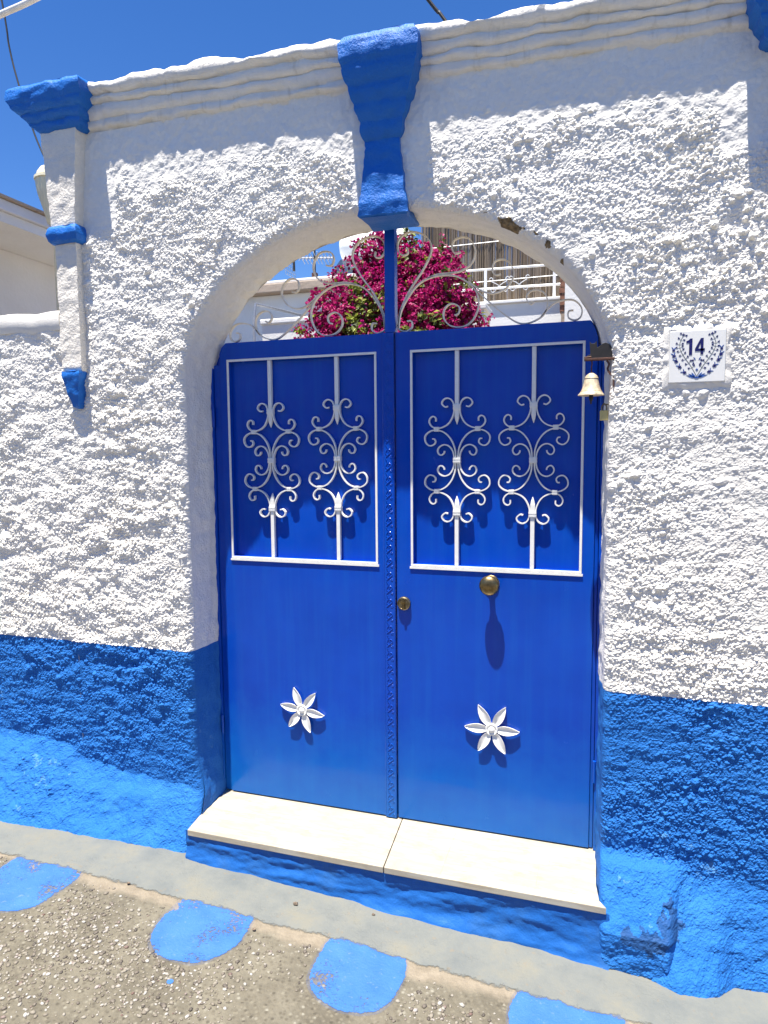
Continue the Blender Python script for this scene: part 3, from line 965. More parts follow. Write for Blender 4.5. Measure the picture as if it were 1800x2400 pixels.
def sheet_with_window(outer, hole, leaf):
    # outer polygon (x,z): bottom-left, bottom-right, ..., hole: x0,x1,z0,z1
    x0, x1, z0, z1 = hole
    bm = bmesh.new()
    L = min(p[0] for p in outer); R = max(p[0] for p in outer)
    def v(x, z): return bm.verts.new((x, 0, z))
    bl, br = v(*outer[0]), v(*outer[1])
    l0, r0, l1, r1 = v(L, z0), v(R, z0), v(L, z1), v(R, z1)
    a, b, c, d = v(x0, z0), v(x1, z0), v(x1, z1), v(x0, z1)
    top = [v(*q) for q in outer[2:]]
    bm.faces.new((bl, br, r0, b, a, l0)); bm.faces.new((l0, a, d, l1)); bm.faces.new((b, r0, r1, c))
    bm.faces.new([l1, d, c, r1]+top)
    bmesh.ops.recalc_face_normals(bm, faces=bm.faces)
    ret = bmesh.ops.extrude_face_region(bm, geom=bm.faces[:])
    for q in ret['geom']:
        if isinstance(q, bmesh.types.BMVert): q.co.y += PY-.0004
    bmesh.ops.recalc_face_normals(bm, faces=bm.faces)
    me = bpy.data.meshes.new('sheet_panel'); bm.to_mesh(me); bm.free()
    o = link('sheet_panel', me, M_door, leaf)
    m = o.modifiers.new('bevel', 'BEVEL'); m.width = .0015; m.segments = 2; m.limit_method = 'ANGLE'
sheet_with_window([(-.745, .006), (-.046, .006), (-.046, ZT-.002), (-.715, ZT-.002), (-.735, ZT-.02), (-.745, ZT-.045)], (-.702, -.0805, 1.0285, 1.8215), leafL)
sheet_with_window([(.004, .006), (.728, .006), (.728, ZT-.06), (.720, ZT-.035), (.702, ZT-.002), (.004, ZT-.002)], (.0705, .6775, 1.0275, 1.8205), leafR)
# centre strip with embossed running ornament, and the post above it
mb = MB(); mb.box(-.047, -.0005, -.008, .0075, .005, 1.898); strip_o = mb.build('cover_strip', M_door, leafL, bevel=.0015)
mb = MB(); mb.box(-.034, .005, -.0085, .03, 1.899, 2.30); mb.build('centre_post', M_door, leafL, bevel=.0015)
def motif_mesh():
    mb = MB()
    y = -.0085
    path = [(-.008, -.024), (-.013, -.016), (-.006, -.007), (.004, .001), (.010, .008), (.004, .016), (-.003, .012), (.001, .006)]
    mb.tube([(a, y, b) for a, b in [(q.x, q.y) for q in spline([(a, b, 0) for a, b in path], 3)]], .0017, 5)
    mb.tube([(a, y, b) for a, b in [(q.x, q.y) for q in spline([(-.006, -.006, 0), (-.013, .002, 0), (-.010, .012, 0), (-.004, .020, 0), (-.010, .027, 0)], 3)]], .0015, 5)
    for a in range(4):
        an = a*math.pi/2+.5
        mb.lathe([(.0001, -.0018), (.0022, -.0010), (.0028, .0005)], (.009+.0035*math.cos(an), y+.0005, -.012+.0035*math.sin(an)), 'Y', 6)
    return mesh('trim_motif', mb.V, mb.F, 60)
mm_ = motif_mesh(); mm_.materials.append(M_door)
z = .03
while z < 1.87:
    o = link('trim_motif', mm_, None, strip_o, (-.0225, 0, z)); z += .0525
for xe in (-.044, -.0035):
    mb = MB(); mb.tube([(xe, -.0085, .01), (xe, -.0085, 1.89)], .0013, 6); mb.build('trim_bead', M_door, strip_o, 60)

# grille
SCROLLS = [
    [(-.034, .199), (-.045, .197), (-.057, .209), (-.051, .223), (-.036, .229), (-.020, .221), (-.011, .200), (-.013, .170), (-.028, .140), (-.050, .124), (-.077, .1185), (-.096, .127), (-.105, .143), (-.100, .158), (-.089, .163), (-.080, .156), (-.080, .144)],
    [(-.004, .004), (-.007, .040), (-.021, .075), (-.045, .101), (-.077, .1125), (-.104, .107), (-.121, .090), (-.119, .068), (-.105, .055), (-.089, .058), (-.081, .068), (-.085, .079), (-.093, .080)],
    [(-.009, .002), (-.014, .030), (-.028, .051), (-.048, .058), (-.066, .050), (-.073, .036), (-.068, .023), (-.058, .020), (-.049, .027), (-.047, .035)]]
GY0, GY1 = .005, .0185
scroll_me = []
for P in SCROLLS:
    for sx_ in (1, -1):
        for sz_ in (1, -1):
            me = ribbon_mesh('scroll', [(a*sx_, b*sz_) for a, b in P], .0046, GY0, GY1, 5)
            me.materials.append(M_iron); scroll_me.append(me)
def box_mesh(name, hx, y0, y1, hz, mat):
    mb = MB(); mb.box(-hx, hx, y0, y1, -hz, hz)
    for zz in (-hz*.45, hz*.45): mb.box(-hx*1.03, hx*1.03, y0-.0012, y1, zz-hz*.22, zz+hz*.22)
    me = mesh(name, mb.V, mb.F); me.materials.append(mat); return me
col_big = box_mesh('collar', .0132, .001, .020, .0105, M_iron)
col_small = box_mesh('collar', .009, .002, .020, .0085, M_iron)
def tip_mesh(s):
    mb = MB()
    V_ = []
    for (h, w, d) in ((.0, .0078, .0078), (.035*s, .0078, .0078), (.048*s, .0055, .006), (.064*s, .0006, .001)):
        V_ += [(-w, 0.0115-d, h), (w, 0.0115-d, h), (w, 0.0115+d*.8, h), (-w, 0.0115+d*.8, h)]
    F_ = [(0, 1, 2, 3), (15, 14, 13, 12)]
    for i in range(3):
        for k_ in range(4): F_.append((i*4+k_, i*4+(k_+1) % 4, i*4+4+(k_+1) % 4, i*4+4+k_))
    mb.add(V_, F_)
    me = mesh('spear_tip', mb.V, mb.F); me.materials.append(M_iron); return me
tip_dn, tip_up = tip_mesh(-1), tip_mesh(1)
def grille(leaf, x0, x1, centres, zt, zb):
    w = .0088
    mb = MB()
    mb.box(x0, x1, -.0035, .020, zt-w, zt); mb.box(x0, x1, -.0035, .020, zb, zb+w)
    mb.box(x0, x0+w, -.003, .020, zb+w, zt-w); mb.box(x1-w, x1, -.003, .020, zb+w, zt-w)
    fr = mb.build('grille_frame', M_iron, leaf, bevel=.0012)
    mb = MB(); mb.box(x0-.004, x1+.004, -.0045, -.0002, zb-.008, zb-.0005); mb.build('frame_ledge', M_iron, fr)
    for (cx, czz) in centres:
        for me in scroll_me: link('scroll', me, None, fr, (cx, 0, czz))
        for dz in (.196, 0, -.196): link('collar', col_big, None, fr, (cx, 0, czz+dz))
        for dx in (-.077, .077):
            for dz in (.1155, -.1155): link('collar', col_small, None, fr, (cx+dx, 0, czz+dz))
        mb = MB(); mb.box(cx-.0073, cx+.0073, .0035, .020, czz+.196, zt-w); mb.build('bar', M_iron, fr, bevel=.001)
        mb = MB(); mb.box(cx-.0073, cx+.0073, .0035, .020, zb+w, czz-.196); mb.build('bar', M_iron, fr, bevel=.001)
        link('spear_tip', tip_dn, None, fr, (cx, 0, czz+.196)); link('spear_tip', tip_up, None, fr, (cx, 0, czz-.196))
grille(leafL, -.7115, -.071, [(-.524, 1.423), (-.237, 1.430)], 1.831, 1.019)
grille(leafR, .061, .687, [(.2365, 1.421), (.5135, 1.421)], 1.830, 1.018)

# open scrollwork standing on top of the leaves
FAN = {
 'A': [(.010, 1.925), (.022, 1.985), (.058, 2.055), (.109, 2.125), (.139, 2.187), (.127, 2.231), (.086, 2.258), (.040, 2.258), (.013, 2.233), (.012, 2.199), (.030, 2.181), (.049, 2.186), (.047, 2.204)],
 'B': [(.012, 1.918), (.022, 1.978), (.057, 2.037), (.095, 2.075), (.141, 2.093), (.195, 2.096), (.240, 2.085), (.284, 2.055), (.309, 2.018), (.313, 1.975), (.293, 1.930), (.258, 1.908), (.213, 1.913), (.186, 1.941), (.188, 1.975), (.213, 1.993), (.242, 1.980), (.240, 1.957), (.226, 1.951)],
 'C': [(.125, 2.091), (.165, 2.1015), (.204, 2.102), (.249, 2.106), (.288, 2.130), (.301, 2.171), (.284, 2.211), (.257, 2.224), (.226, 2.217), (.215, 2.192), (.226, 2.170), (.248, 2.172)],
 'D': [(.280, 2.064), (.328, 2.028), (.372, 2.018), (.414, 2.035), (.438, 2.075), (.427, 2.114), (.401, 2.133), (.371, 2.127), (.362, 2.098), (.375, 2.081), (.393, 2.083)],
 'E': [(.305, 2.034), (.354, 1.987), (.407, 1.941), (.458, 1.908), (.500, 1.908), (.542, 1.930), (.556, 1.966), (.549, 2.000), (.524, 2.017), (.495, 2.014), (.483, 1.992), (.498, 1.971), (.512, 1.980)],
 'F': [(.535, 1.926), (.574, 1.965), (.615, 1.977), (.648, 1.972), (.671, 1.946), (.669, 1.917), (.649, 1.906), (.628, 1.916), (.628, 1.937), (.644, 1.940)],
 'G': [(.010, 1.930), (.016, 1.912), (.043, 1.904), (.064, 1.918), (.062, 1.940), (.046, 1.941)]}
for key, P in FAN.items():
    for leaf, sg in ((leafR, 1), (leafL, -1)):
        Q = [(a, b-.002) if sg > 0 else (-.029-a, b-.002) for a, b in P]
        me = ribbon_mesh('top_scroll', Q, .0045, .012, .025, 6)
        link('top_scroll', me, M_iron_old, leaf)

# six-petalled flowers on the lower panels
def flower(leaf, cx, czz, R, rot_):
    mb = MB()
    mb.lathe([(.021, 0), (.023, -.004), (.023, -.012), (.0205, -.0145), (.0165, -.0135), (.015, -.0115), (.0115, -.012), (.0105, -.0165), (.006, -.0195), (.0005, -.0205)], (cx, -.002, czz), 'Y', 28)
    boss = mb.build('flower', M_iron, leaf, 40)
    L = R; W = R*.165
    V_ = []; F_ = []
    n = 12
    for i in range(n+1):
        t = i/n; xx = .018+(L-.018)*t
        w = W*(math.sin(math.pi*min(1, (t*.93+.07))**.85))**.8*1.0+.0004
        if t > .98: w = .0006
        lift = .004+.004*math.sin(math.pi*t)
        for (s, hgt) in ((-1, lift+.0055), (-.5, lift+.002), (0, lift), (.5, lift+.002), (1, lift+.0055)):
            V_.append((xx, -.003-hgt, s*w))
    for i in range(n):
        for k_ in range(4): F_.append((i*5+k_, i*5+k_+1, i*5+6+k_, i*5+5+k_))
    m = len(V_)
    V_ += [(a, b+.0035, c) for a, b, c in V_]
    F_ += [tuple(m+i for i in q[::-1]) for q in F_]
    for i in range(n):
        for e in (0, 4):
            a, b = i*5+e, i*5+5+e
            F_.append((a, b, m+b, m+a))
    me = mesh('petal', V_, F_, 50); me.materials.append(M_iron)
    for k_ in range(6):
        o = link('petal', me, None, boss, (cx, 0, czz))
        o.rotation_euler = (0, -(rot_+k_*math.pi/3), 0)
flower(leafL, -.402, .404, .098, math.radians(-8.5))
flower(leafR, .374, .416, .103, math.radians(0))

# knob and lock
mb = MB(); mb.lathe([(.030, .001), (.031, -.003), (.026, -.007), (.015, -.010), (.0105, -.014), (.0105, -.024), (.016, -.029), (.018, -.0325)], (.3675, 0, .968), 'Y', 40)
kn = mb.build('knob', M_brass, leafR, 50)
mb = MB(); prof = [(.019, -.0275)]
for i in range(1, 15):
    a = i/14*math.pi/2+.0
    prof.append((.0365*math.cos(a*1.0) if i < 14 else .0004, -.044-.0185*math.sin(a)))
prof = [(.018, -.0326), (.029, -.0355), (.0345, -.041), (.0365, -.048)]+[(max(.0004, .0365*math.cos(a)), -.048-.021*math.sin(a)) for a in np.linspace(.12, math.pi/2, 12)]
mb.lathe(prof, (.3675, 0, .968), 'Y', 48); mb.build('knob_ball', M_brass, kn, 50)
mb = MB(); mb.lathe([(.0255, .001), (.0262, -.004), (.0255, -.012), (.022, -.0145), (.0205, -.0125), (.0003, -.0125)], (.0335, 0, .874), 'Y', 40)
lk = mb.build('lock_cylinder', M_steel, leafR, 40)
mb = MB(); mb.lathe([(.0085, -.012), (.0085, -.0195), (.0003, -.0205)], (.0335, 0, .880), 'Y', 24)
mb.box(.0285, .0385, -.0185, -.012, .852, .878); mb.build('lock_plug', M_brass, lk, 40)
mb = MB(); mb.box(.0326, .0344, -.0187, -.0184, .858, .872); mb.build('keyhole', M_black, lk)

# blue angle frame on the jambs
fr = gate_wall
mb = MB(); mb.box(-.815, -.7775, -.004, .03, .002, 1.80); mb.build('jamb_post', M_door, fr, bevel=.001)
mb = MB(); mb.box(.7435, .79, -.004, .03, .002, 1.80); mb.build('jamb_post', M_door, fr, bevel=.001)
for zz in (.30, 1.60):
    for xx in (-.777, .743):
        mb = MB(); mb.tube([(xx, -.006, zz-.04), (xx, -.006, zz+.04)], .006, 10); mb.build('hinge', M_door, fr, 40)

# ------------------------------------------------------------------ bell with cat bracket
BY = -.168
bellT = empty('hanging_bell', (.77, BY, 1.66), 'small worn gilt bell hanging under a black cat bracket at the arch', 'bell')
mb = MB()
cat_poly = [(.694, 1.748), (.697, 1.757), (.706, 1.760), (.7045, 1.783), (.7035, 1.802), (.7095, 1.794), (.7185, 1.794), (.7255, 1.802), (.7265, 1.788), (.7275, 1.781), (.734, 1.784), (.742, 1.792), (.752, 1.795), (.763, 1.791), (.772, 1.780), (.776, 1.765), (.775, 1.748)]
mb.prism(cat_poly, BY-.003, BY+.003); mb.build('cat_plate', M_black, bellT, bevel=.0008)
mb = MB(); mb.box(.688, .7805, BY-.012, BY+.012, 1.7405, 1.7475); mb.tube([(.688, BY-.006, 1.750), (.710, BY-.004, 1.752)], .003, 6); mb.build('bracket_arm', M_rust, bellT, bevel=.001)
mb = MB(); mb.box(.7765, .7815, BY-.010, BY+.010, 1.655, 1.7405); mb.build('wall_plate', M_rust, bellT, bevel=.001)
me = ribbon_mesh('bracket_curl', [(.776, 1.690), (.768, 1.697), (.760, 1.712), (.764, 1.727), (.757, 1.739)], .006, BY-.004, BY+.004); link('bracket_curl', me, M_rust, bellT)
mb = MB(); mb.tube([(.711, BY, 1.7405), (.7125, BY, 1.730), (.7105, BY, 1.722), (.711, BY, 1.700)], .0022, 6); mb.build('hook', M_rust, bellT, 50)
bp = [(.0005, .0), (.007, -.001), (.011, -.004), (.0175, -.009), (.0205, -.015), (.0225, -.026), (.0255, -.041), (.030, -.054), (.036, -.064), (.041, -.069), (.041, -.072), (.038, -.0725), (.033, -.066), (.026, -.05), (.020, -.03), (.016, -.014), (.0003, -.008)]
mb = MB(); mb.lathe(bp, (.711, BY, 1.702), 'Z', 40); bl = mb.build('bell', M_bell, bellT, 45)
for h, rr in ((-.017, .0216), (-.058, .0325)):
    mb = MB(); mb.lathe([(rr-.001, h-.0012), (rr+.0008, h), (rr-.001, h+.0012)], (.711, BY, 1.702), 'Z', 32); mb.build('bell_ring', M_bell, bl, 60)
mb = MB(); mb.tube([(.711, BY, 1.69), (.711, BY, 1.628)], .0015, 6); mb.lathe([(.0003, .012), (.006, .008), (.0075, 0), (.006, -.008), (.003, -.012), (.003, -.02), (.0003, -.022)], (.711, BY, 1.624), 'Z', 16); mb.build('clapper', M_black, bellT, 50)

lockT = empty('padlock', (.757, -.13, 1.56), 'small yellow brass padlock hanging on the jamb below the bell', 'padlock')
mb = MB(); mb.box(.7385, .765, -.140, -.122, 1.551, 1.584); mb.build('lock_body', M_brass_lock, lockT, bevel=.0025)
mb = MB(); mb.tube([(q.x, q.y, q.z) for q in spline([(.745, -.131, 1.583), (.745, -.131, 1.597), (.752, -.131, 1.605), (.759, -.131, 1.597), (.759, -.131, 1.583)], 4)], .0022, 8); mb.build('shackle', M_steel, lockT, 60)
mb = MB(); mb.tube([(.752, -.131, 1.602), (.790, -.131, 1.604)], .0022, 8); mb.build('staple', M_steel, lockT, 60)

# ------------------------------------------------------------------ number tile
TX, TZ = 1.018, 1.737
tile = empty('house_number_tile', (TX, -D-.02, TZ), 'white glazed tile numbered 14 with a cobalt flower wreath', 'number tile')
mb = MB(); mb.box(-.079, .079, -D-.0095, -D+.01, -.079, .079); t_ = mb.build('tile', M_ceramic, tile, bevel=.003, loc=(TX, 0, TZ))
# rough mortar collar that holds the tile
def mortar():
    n = 96; Vv = []; Ff = []
    prof = [(.0792, -D-.0070), (.083, -D-.0070), (.092, -D-.004), (.102, -D+.002)]
    for i in range(n):
        a = 2*math.pi*i/n; c, s = math.cos(a), math.sin(a); k_ = 1/max(abs(c), abs(s))
        for q, (rr, y) in enumerate(prof):
            w = float(fbm(np.array(c*4+q), np.array(s*4), 3))*.004*(q > 0)
            Vv.append((TX+c*k_*(rr+w*.8), y-w, TZ+s*k_*(rr+w)))
    m = len(prof)
    for i in range(n):
        j = (i+1) % n
        for q in range(m-1): Ff.append((i*m+q, j*m+q, j*m+q+1, i*m+q+1))
    link('mortar_bed', mesh('mortar_bed', Vv, Ff, 60), M_white, tile)
mortar()
TY = -D-.0099
def flat(polys, name, mat, parent, th=.0006):
    mb = MB()
    for P in polys: mb.prism([(TX+a, TZ+b) for a, b in P], TY-th, TY+.0001)
    return mb.build(name, mat, parent)
# digits in tile coordinates
flat([[(-.0235, .0045), (-.0145, .0045), (-.0145, .0535), (-.021, .0535), (-.0255, .0485), (-.0315, .0465), (-.0315, .0395), (-.0235, .0415)]], 'digit_one', M_ink, tile)
flat([[(.009, .005), (.0175, .005), (.0175, .053), (.0075, .053), (-.0065, .0245), (-.0065, .0155), (.009, .0155)][:0] or
      [(.0085, .005), (.0165, .005), (.0165, .0535), (.0085, .0535)], [(-.0070, .0150), (.0205, .0150), (.0205, .0225), (-.0070, .0225)],
      [(-.0070, .0222), (.0015, .0222), (.0088, .0400), (.0088, .0535)]], 'digit_four', M_ink, tile)
def lobe(cx, cy, r_, n=5, ph=0., m=20):
    return [(cx+r_*(.72+.28*math.cos(n*(2*math.pi*i/m)+ph))*math.cos(2*math.pi*i/m), cy+r_*(.72+.28*math.cos(n*(2*math.pi*i/m)+ph))*math.sin(2*math.pi*i/m)) for i in range(m)]
def leaf_poly(x, y, an, L, W):
    c, s = math.cos(an), math.sin(an)
    return [(x+a*c-b*s, y+a*s+b*c) for a, b in ((0, 0), (L*.35, W), (L*.7, W*.75), (L, 0), (L*.7, -W*.75), (L*.35, -W))]
stems = []; buds = []; blooms = []; leaves_ = []
for s in (1, -1):
    inner = spline([(.000*s, -.060, 0), (.016*s, -.030, 0), (.034*s, -.004, 0), (.047*s, .020, 0), (.050*s, .040, 0), (.040*s, .066, 0)], 8)
    outer = spline([(.006*s, -.062, 0), (.034*s, -.048, 0), (.055*s, -.020, 0), (.066*s, .006, 0), (.066*s, .030, 0)], 8)
    L_ = [(q.x, q.y) for q in inner]
    nrm = []
    P1 = []; P2 = []
    for i, q in enumerate(inner):
        t = (inner[min(i+1, len(inner)-1)]-inner[max(i-1, 0)]).normalized(); n_ = Vector((-t.y, t.x, 0))*.0006
        P1.append(q+n_); P2.append(q-n_)
    for i in range(len(inner)-1): stems.append([(P1[i].x, P1[i].y), (P1[i+1].x, P1[i+1].y), (P2[i+1].x, P2[i+1].y), (P2[i].x, P2[i].y)])
    for i in range(7, len(inner), 4):
        q = inner[i]; t = (inner[min(i+1, len(inner)-1)]-inner[i-1]).normalized(); n_ = Vector((-t.y, t.x, 0))
        for sd_ in (1, -1):
            c = q+n_*sd_*.0085+t*.003
            buds.append(lobe(c.x, c.y, .0036, 3, random.uniform(0, 6)))
            stems.append([(q.x-.0004, q.y), (q.x+.0004, q.y), (c.x+.0004, c.y), (c.x-.0004, c.y)])
    buds.append(lobe(inner[-1].x, inner[-1].y, .0045, 4))
    for i in range(8, len(outer), 5):
        q = outer[i]
        blooms.append(lobe(q.x, q.y, .0064 if i < 26 else .005, 6, i))
        t = (outer[min(i+1, len(outer)-1)]-outer[i-1]).normalized(); an = math.atan2(t.y, t.x)
        for dd in (.7, -.7): leaves_.append(leaf_poly(q.x+t.x*.003, q.y+t.y*.003, an+dd, .0105, .0016))
    for an, L in ((.35, .030), (.6, .026), (.95, .022)):
        leaves_.append(leaf_poly(.002*s, -.066, an if s > 0 else math.pi-an, L, .0026))
    buds.append(lobe(.012*s, -.012, .0040, 4, 1)); buds.append(lobe(.010*s, -.022, .004, 3, 2))
    leaves_.append(leaf_poly(.004*s, -.012, 1.0 if s > 0 else 2.14, .012, .0018))
flat(stems, 'wreath_stem', M_stem, tile, .0004)
flat(buds, 'wreath_buds', M_ink, tile, .0005)
flat(blooms, 'wreath_flowers', M_ink, tile, .0006)
flat(leaves_, 'wreath_leaves', M_ink2, tile, .0003)
flat([lobe(0, -.064, .0058, 2, 0), lobe(0, -.040, .004, 4)], 'wreath_knot', M_ink2, tile, .0007)

# ------------------------------------------------------------------ bougainvillea in the court
def bougainvillea():
    root = empty('bougainvillea', (-.62, 2.1, -.12), 'bougainvillea bush of magenta bracts and green leaves behind the gate', 'bush')
    clumps = [((-1.05, 2.05, 2.17), .25), ((-.95, 2.0, 2.38), .22), ((-.82, 2.1, 2.58), .21), ((-.74, 2.1, 2.77), .155), ((-.64, 2.2, 2.86), .11), ((-.58, 2.1, 2.60), .19), ((-.50, 2.05, 2.52), .22),
              ((-.36, 2.1, 2.60), .16), ((-.28, 2.1, 2.68), .10), ((-.45, 2.15, 2.74), .10), ((-.30, 2.0, 2.42), .23), ((-.20, 2.0, 2.28), .18), ((-.13, 2.0, 2.20), .12), ((-.62, 1.95, 2.28), .30), ((-.40, 1.9, 2.15), .28),
              ((-.80, 1.95, 2.10), .30), ((-.6, 2.1, 1.85), .5), ((-.2, 2.1, 1.9), .35), ((-1.0, 2.1, 1.85), .35)]
    Vb = []; Fb = []; Vl = []; Fl = []
    def quad(VV, FF, c, nrm, L, W, fold):
        t = nrm.orthogonal().normalized(); t = Matrix.Rotation(random.uniform(0, 6.28), 3, nrm) @ t; b = nrm.cross(t)
        i = len(VV)
        pts = [(-L*.5, 0, 0), (-L*.1, W*.5, fold), (L*.5, 0, fold*.3), (-L*.1, -W*.5, fold)]
        for a, bb, h in pts: VV.append(tuple(c+t*a+b*bb+nrm*h))
        FF += [(i, i+1, i+2), (i, i+2, i+3)]
    twigs = MB()
    for (c, R_) in clumps:
        c = Vector(c)
        vis = c.z > 1.9
        nspr = int((120 if vis else 35)*(R_/.2)**2)
        for s in range(nspr):
            d = Vector((random.gauss(0, 1), random.gauss(0, 1)-.25, random.gauss(0, 1)+.1)).normalized()
            rad = R_*random.choice([.5, .75, .9, 1.0, 1.06, 1.18])
            p = c+Vector((d.x*rad, d.y*rad, d.z*rad))
            green = float(perlin(p.x*4.2+7.7, p.z*4.2+p.y*2+1.3)) > .27 or random.random() < .10
            k_ = random.randint(7, 13)
            sp = random.uniform(.010, .024)
            for j in range(k_):
                q = p+Vector((random.gauss(0, sp), random.gauss(0, sp), random.gauss(0, sp)))
                n_ = (d*.8+Vector((random.gauss(0, .6), random.gauss(0, .6), random.gauss(0, .6)+.35))).normalized()
                if green or random.random() < .06: quad(Vl, Fl, q, n_, random.uniform(.03, .055), random.uniform(.018, .03), .006)
                else:
                    # a bract cluster: three papery leaves round one point
                    for m in range(2):
                        n2 = (n_+Vector((random.gauss(0, .5), random.gauss(0, .5), random.gauss(0, .5)))).normalized()
                        quad(Vb, Fb, q+n2*.004, n2, random.uniform(.022, .036), random.uniform(.018, .028), .007)
            if random.random() < .16: twigs.tube([c+d*R_*.2, c+d*R_*.6+Vector((0, 0, .01)), p], [.005, .004, .0015], 5)
    # loose sprays that break the outline
    for k_ in range(64):
        c, R_ = random.choice(clumps[:16]); c = Vector(c)
        d = Vector((random.gauss(0, 1), random.gauss(0, .6)-.2, abs(random.gauss(.35, .6)))).normalized()
        L = random.uniform(.06, .15)
        a0 = c+d*R_*.9; pts = [a0, a0+d*L*.5+Vector((0, 0, .01)), a0+d*L+Vector((0, 0, -.012))]
        twigs.tube(pts, [.003, .0022, .0012], 4)
        for j in range(int(L*170)):
            q = a0+d*L*random.uniform(.15, 1.05)+Vector((random.gauss(0, .014), random.gauss(0, .014), random.gauss(0, .014)))
            n_ = Vector((random.gauss(0, 1), random.gauss(0, 1), random.gauss(0, 1)+.4)).normalized()
            if random.random() < .15: quad(Vl, Fl, q, n_, .04, .022, .006)
            else: quad(Vb, Fb, q, n_, random.uniform(.02, .034), random.uniform(.016, .026), .007)
    for nme, VV, FF, mt in (('bracts', Vb, Fb, M_bract), ('leaves', Vl, Fl, M_leaf)):
        me = bpy.data.meshes.new(nme); me.from_pydata(VV, [], FF)
        tag(link(nme, me, mt, root), kind='stuff')
    for k_ in range(5):
        a = k_*1.25
        twigs.tube([(-.62+.06*math.cos(a), 2.1+.06*math.sin(a), -.13), (-.62+.10*math.cos(a), 2.1+.10*math.sin(a), .7), (-.62+.25*math.cos(a), 2.1+.12*math.sin(a), 1.5), (-.62+.4*math.cos(a), 2.1+.1*math.sin(a), 2.2)], [.035, .028, .018, .007], 8)
    twigs.build('trunk', M_wood, root, 60)
bougainvillea()

# ------------------------------------------------------------------ court and houses behind
wh = empty('white_house', (-3.0, 4.6, 0), 'flat-roofed white house with stained coping behind the left scrollwork', 'house')
mb = MB(); mb.box(-7, -1.3, 4.6, 7.2, -.2, 3.20); mb.build('wall', M_house, wh)
mb = MB(); mb.box(-7.1, -1.2, 4.48, 7.3, 3.205, 3.30); mb.build('coping', M_coping, wh, bevel=.01)
mb = MB(); mb.box(-7.08, -1.22, 4.50, 7.28, 3.302, 3.335); mb.build('roof_cap', M_house, wh, bevel=.01)
tw = empty('court_wall', (-1.6, 3.2, 0), 'low whitewashed court wall behind the left gate leaf', 'wall')
mb = MB(); mb.box(-2.22, -.2, 3.2, 3.5, -.2, 2.60); mb.build('wall', M_house, tw)
mb = MB(); mb.box(-2.24, -.18, 3.18, 3.52, 2.6002, 2.65); mb.build('coping', M_house, tw, bevel=.012)
o = MB(); o.tube([(-2.26, 3.12, -.1), (-2.26, 3.12, 2.6), (-2.25, 3.14, 2.78), (-2.3, 4.45, 2.9)], .012, 8)
tag(o.build('drain_pipe', M_grey_metal, None, 50), 'thin grey pipe at the corner of the low court wall', 'pipe')

rh = empty('rear_house', (-3.2, 9, 0), 'white house far behind that carries the water tank', 'house')
mb = MB(); mb.box(-6, -1.0, 8.2, 12, -.2, 4.05); mb.build('wall', M_house, rh)
mb = MB(); mb.box(-6.1, -.9, 8.1, 12.1, 4.052, 4.14); mb.build('roof_slab', M_eave, rh, bevel=.01)

tk = empty('water_tank', (-3.05, 9.0, 4.14), 'white horizontal rooftop water tank on a frame behind the flowers', 'water tank')
mb = MB(); mb.lathe([(.0005, 0), (.12, .004), (.20, .03), (.235, .08), (.24, .10), (.24, 1.15), (.235, 1.17), (.20, 1.22), (.0005, 1.25)], (-3.67, 9.0, 4.97), 'X', 40); mb.build('tank', M_tank, tk, 50)
for xx in (-3.35, -2.75):
    mb = MB(); mb.box(xx-.03, xx+.03, 8.82, 9.18, 4.145, 4.745); mb.build('leg', M_tank, tk)
mb = MB()
mb.add([(-3.6, 8.75, 4.72), (-2.4, 8.75, 4.72), (-2.4, 8.0, 4.16), (-3.6, 8.0, 4.16), (-3.6, 8.78, 4.68), (-2.4, 8.78, 4.68), (-2.4, 8.03, 4.12), (-3.6, 8.03, 4.12)], [(0, 1, 2, 3), (4, 7, 6, 5), (0, 3, 7, 4), (1, 5, 6, 2), (2, 6, 7, 3), (0, 4, 5, 1)])
mb.build('solar_panel', simple('dark_collector', (.03, .04, .06), .15), tk)

an = empty('tv_antenna', (-3.9, 8.4, 4.14), 'rooftop television antenna with grid reflector left of the water tank', 'antenna')
mb = MB(); mb.tube([(-3.93, 8.4, 4.14), (-3.93, 8.4, 4.98)], .02, 8); mb.build('mast', M_cable, an, 50)
mb = MB(); mb.tube([(-4.32, 8.4, 4.72), (-3.60, 8.4, 4.66)], .012, 8); mb.build('boom', M_grey_metal, an, 50)
for i in range(9):
    xx = -4.16+i*.065; zz = 4.707-i*.0055
    mb = MB(); mb.tube([(xx, 8.28, zz-.07), (xx, 8.52, zz+.07)], .006, 5); mb.tube([(xx, 8.28, zz+.07), (xx, 8.52, zz-.07)], .006, 5); mb.build('director', M_grey_metal, an)
mb = MB()
for k_ in range(9): mb.tube([(-4.42+.012*abs(k_-4), 8.2, 4.42+k_*.075), (-4.42+.012*abs(k_-4), 8.6, 4.42+k_*.075)], .004, 5)
for k_ in range(6): mb.tube([(-4.372, 8.2+k_*.08, 4.42), (-4.42, 8.2+k_*.08, 4.72), (-4.372, 8.2+k_*.08, 5.02)], .004, 5)
mb.build('grid_reflector', M_grey_metal, an)
mb = MB(); mb.tube([(-4.30, 8.38, 4.50), (-4.31, 8.38, 4.96)], .022, 8); mb.build('reflector_post', M_cable, an, 50)
mb = MB(); mb.box(-3.97, -3.89, 8.36, 8.44, 4.36, 4.44); mb.build('clamp_box', M_rust, an)

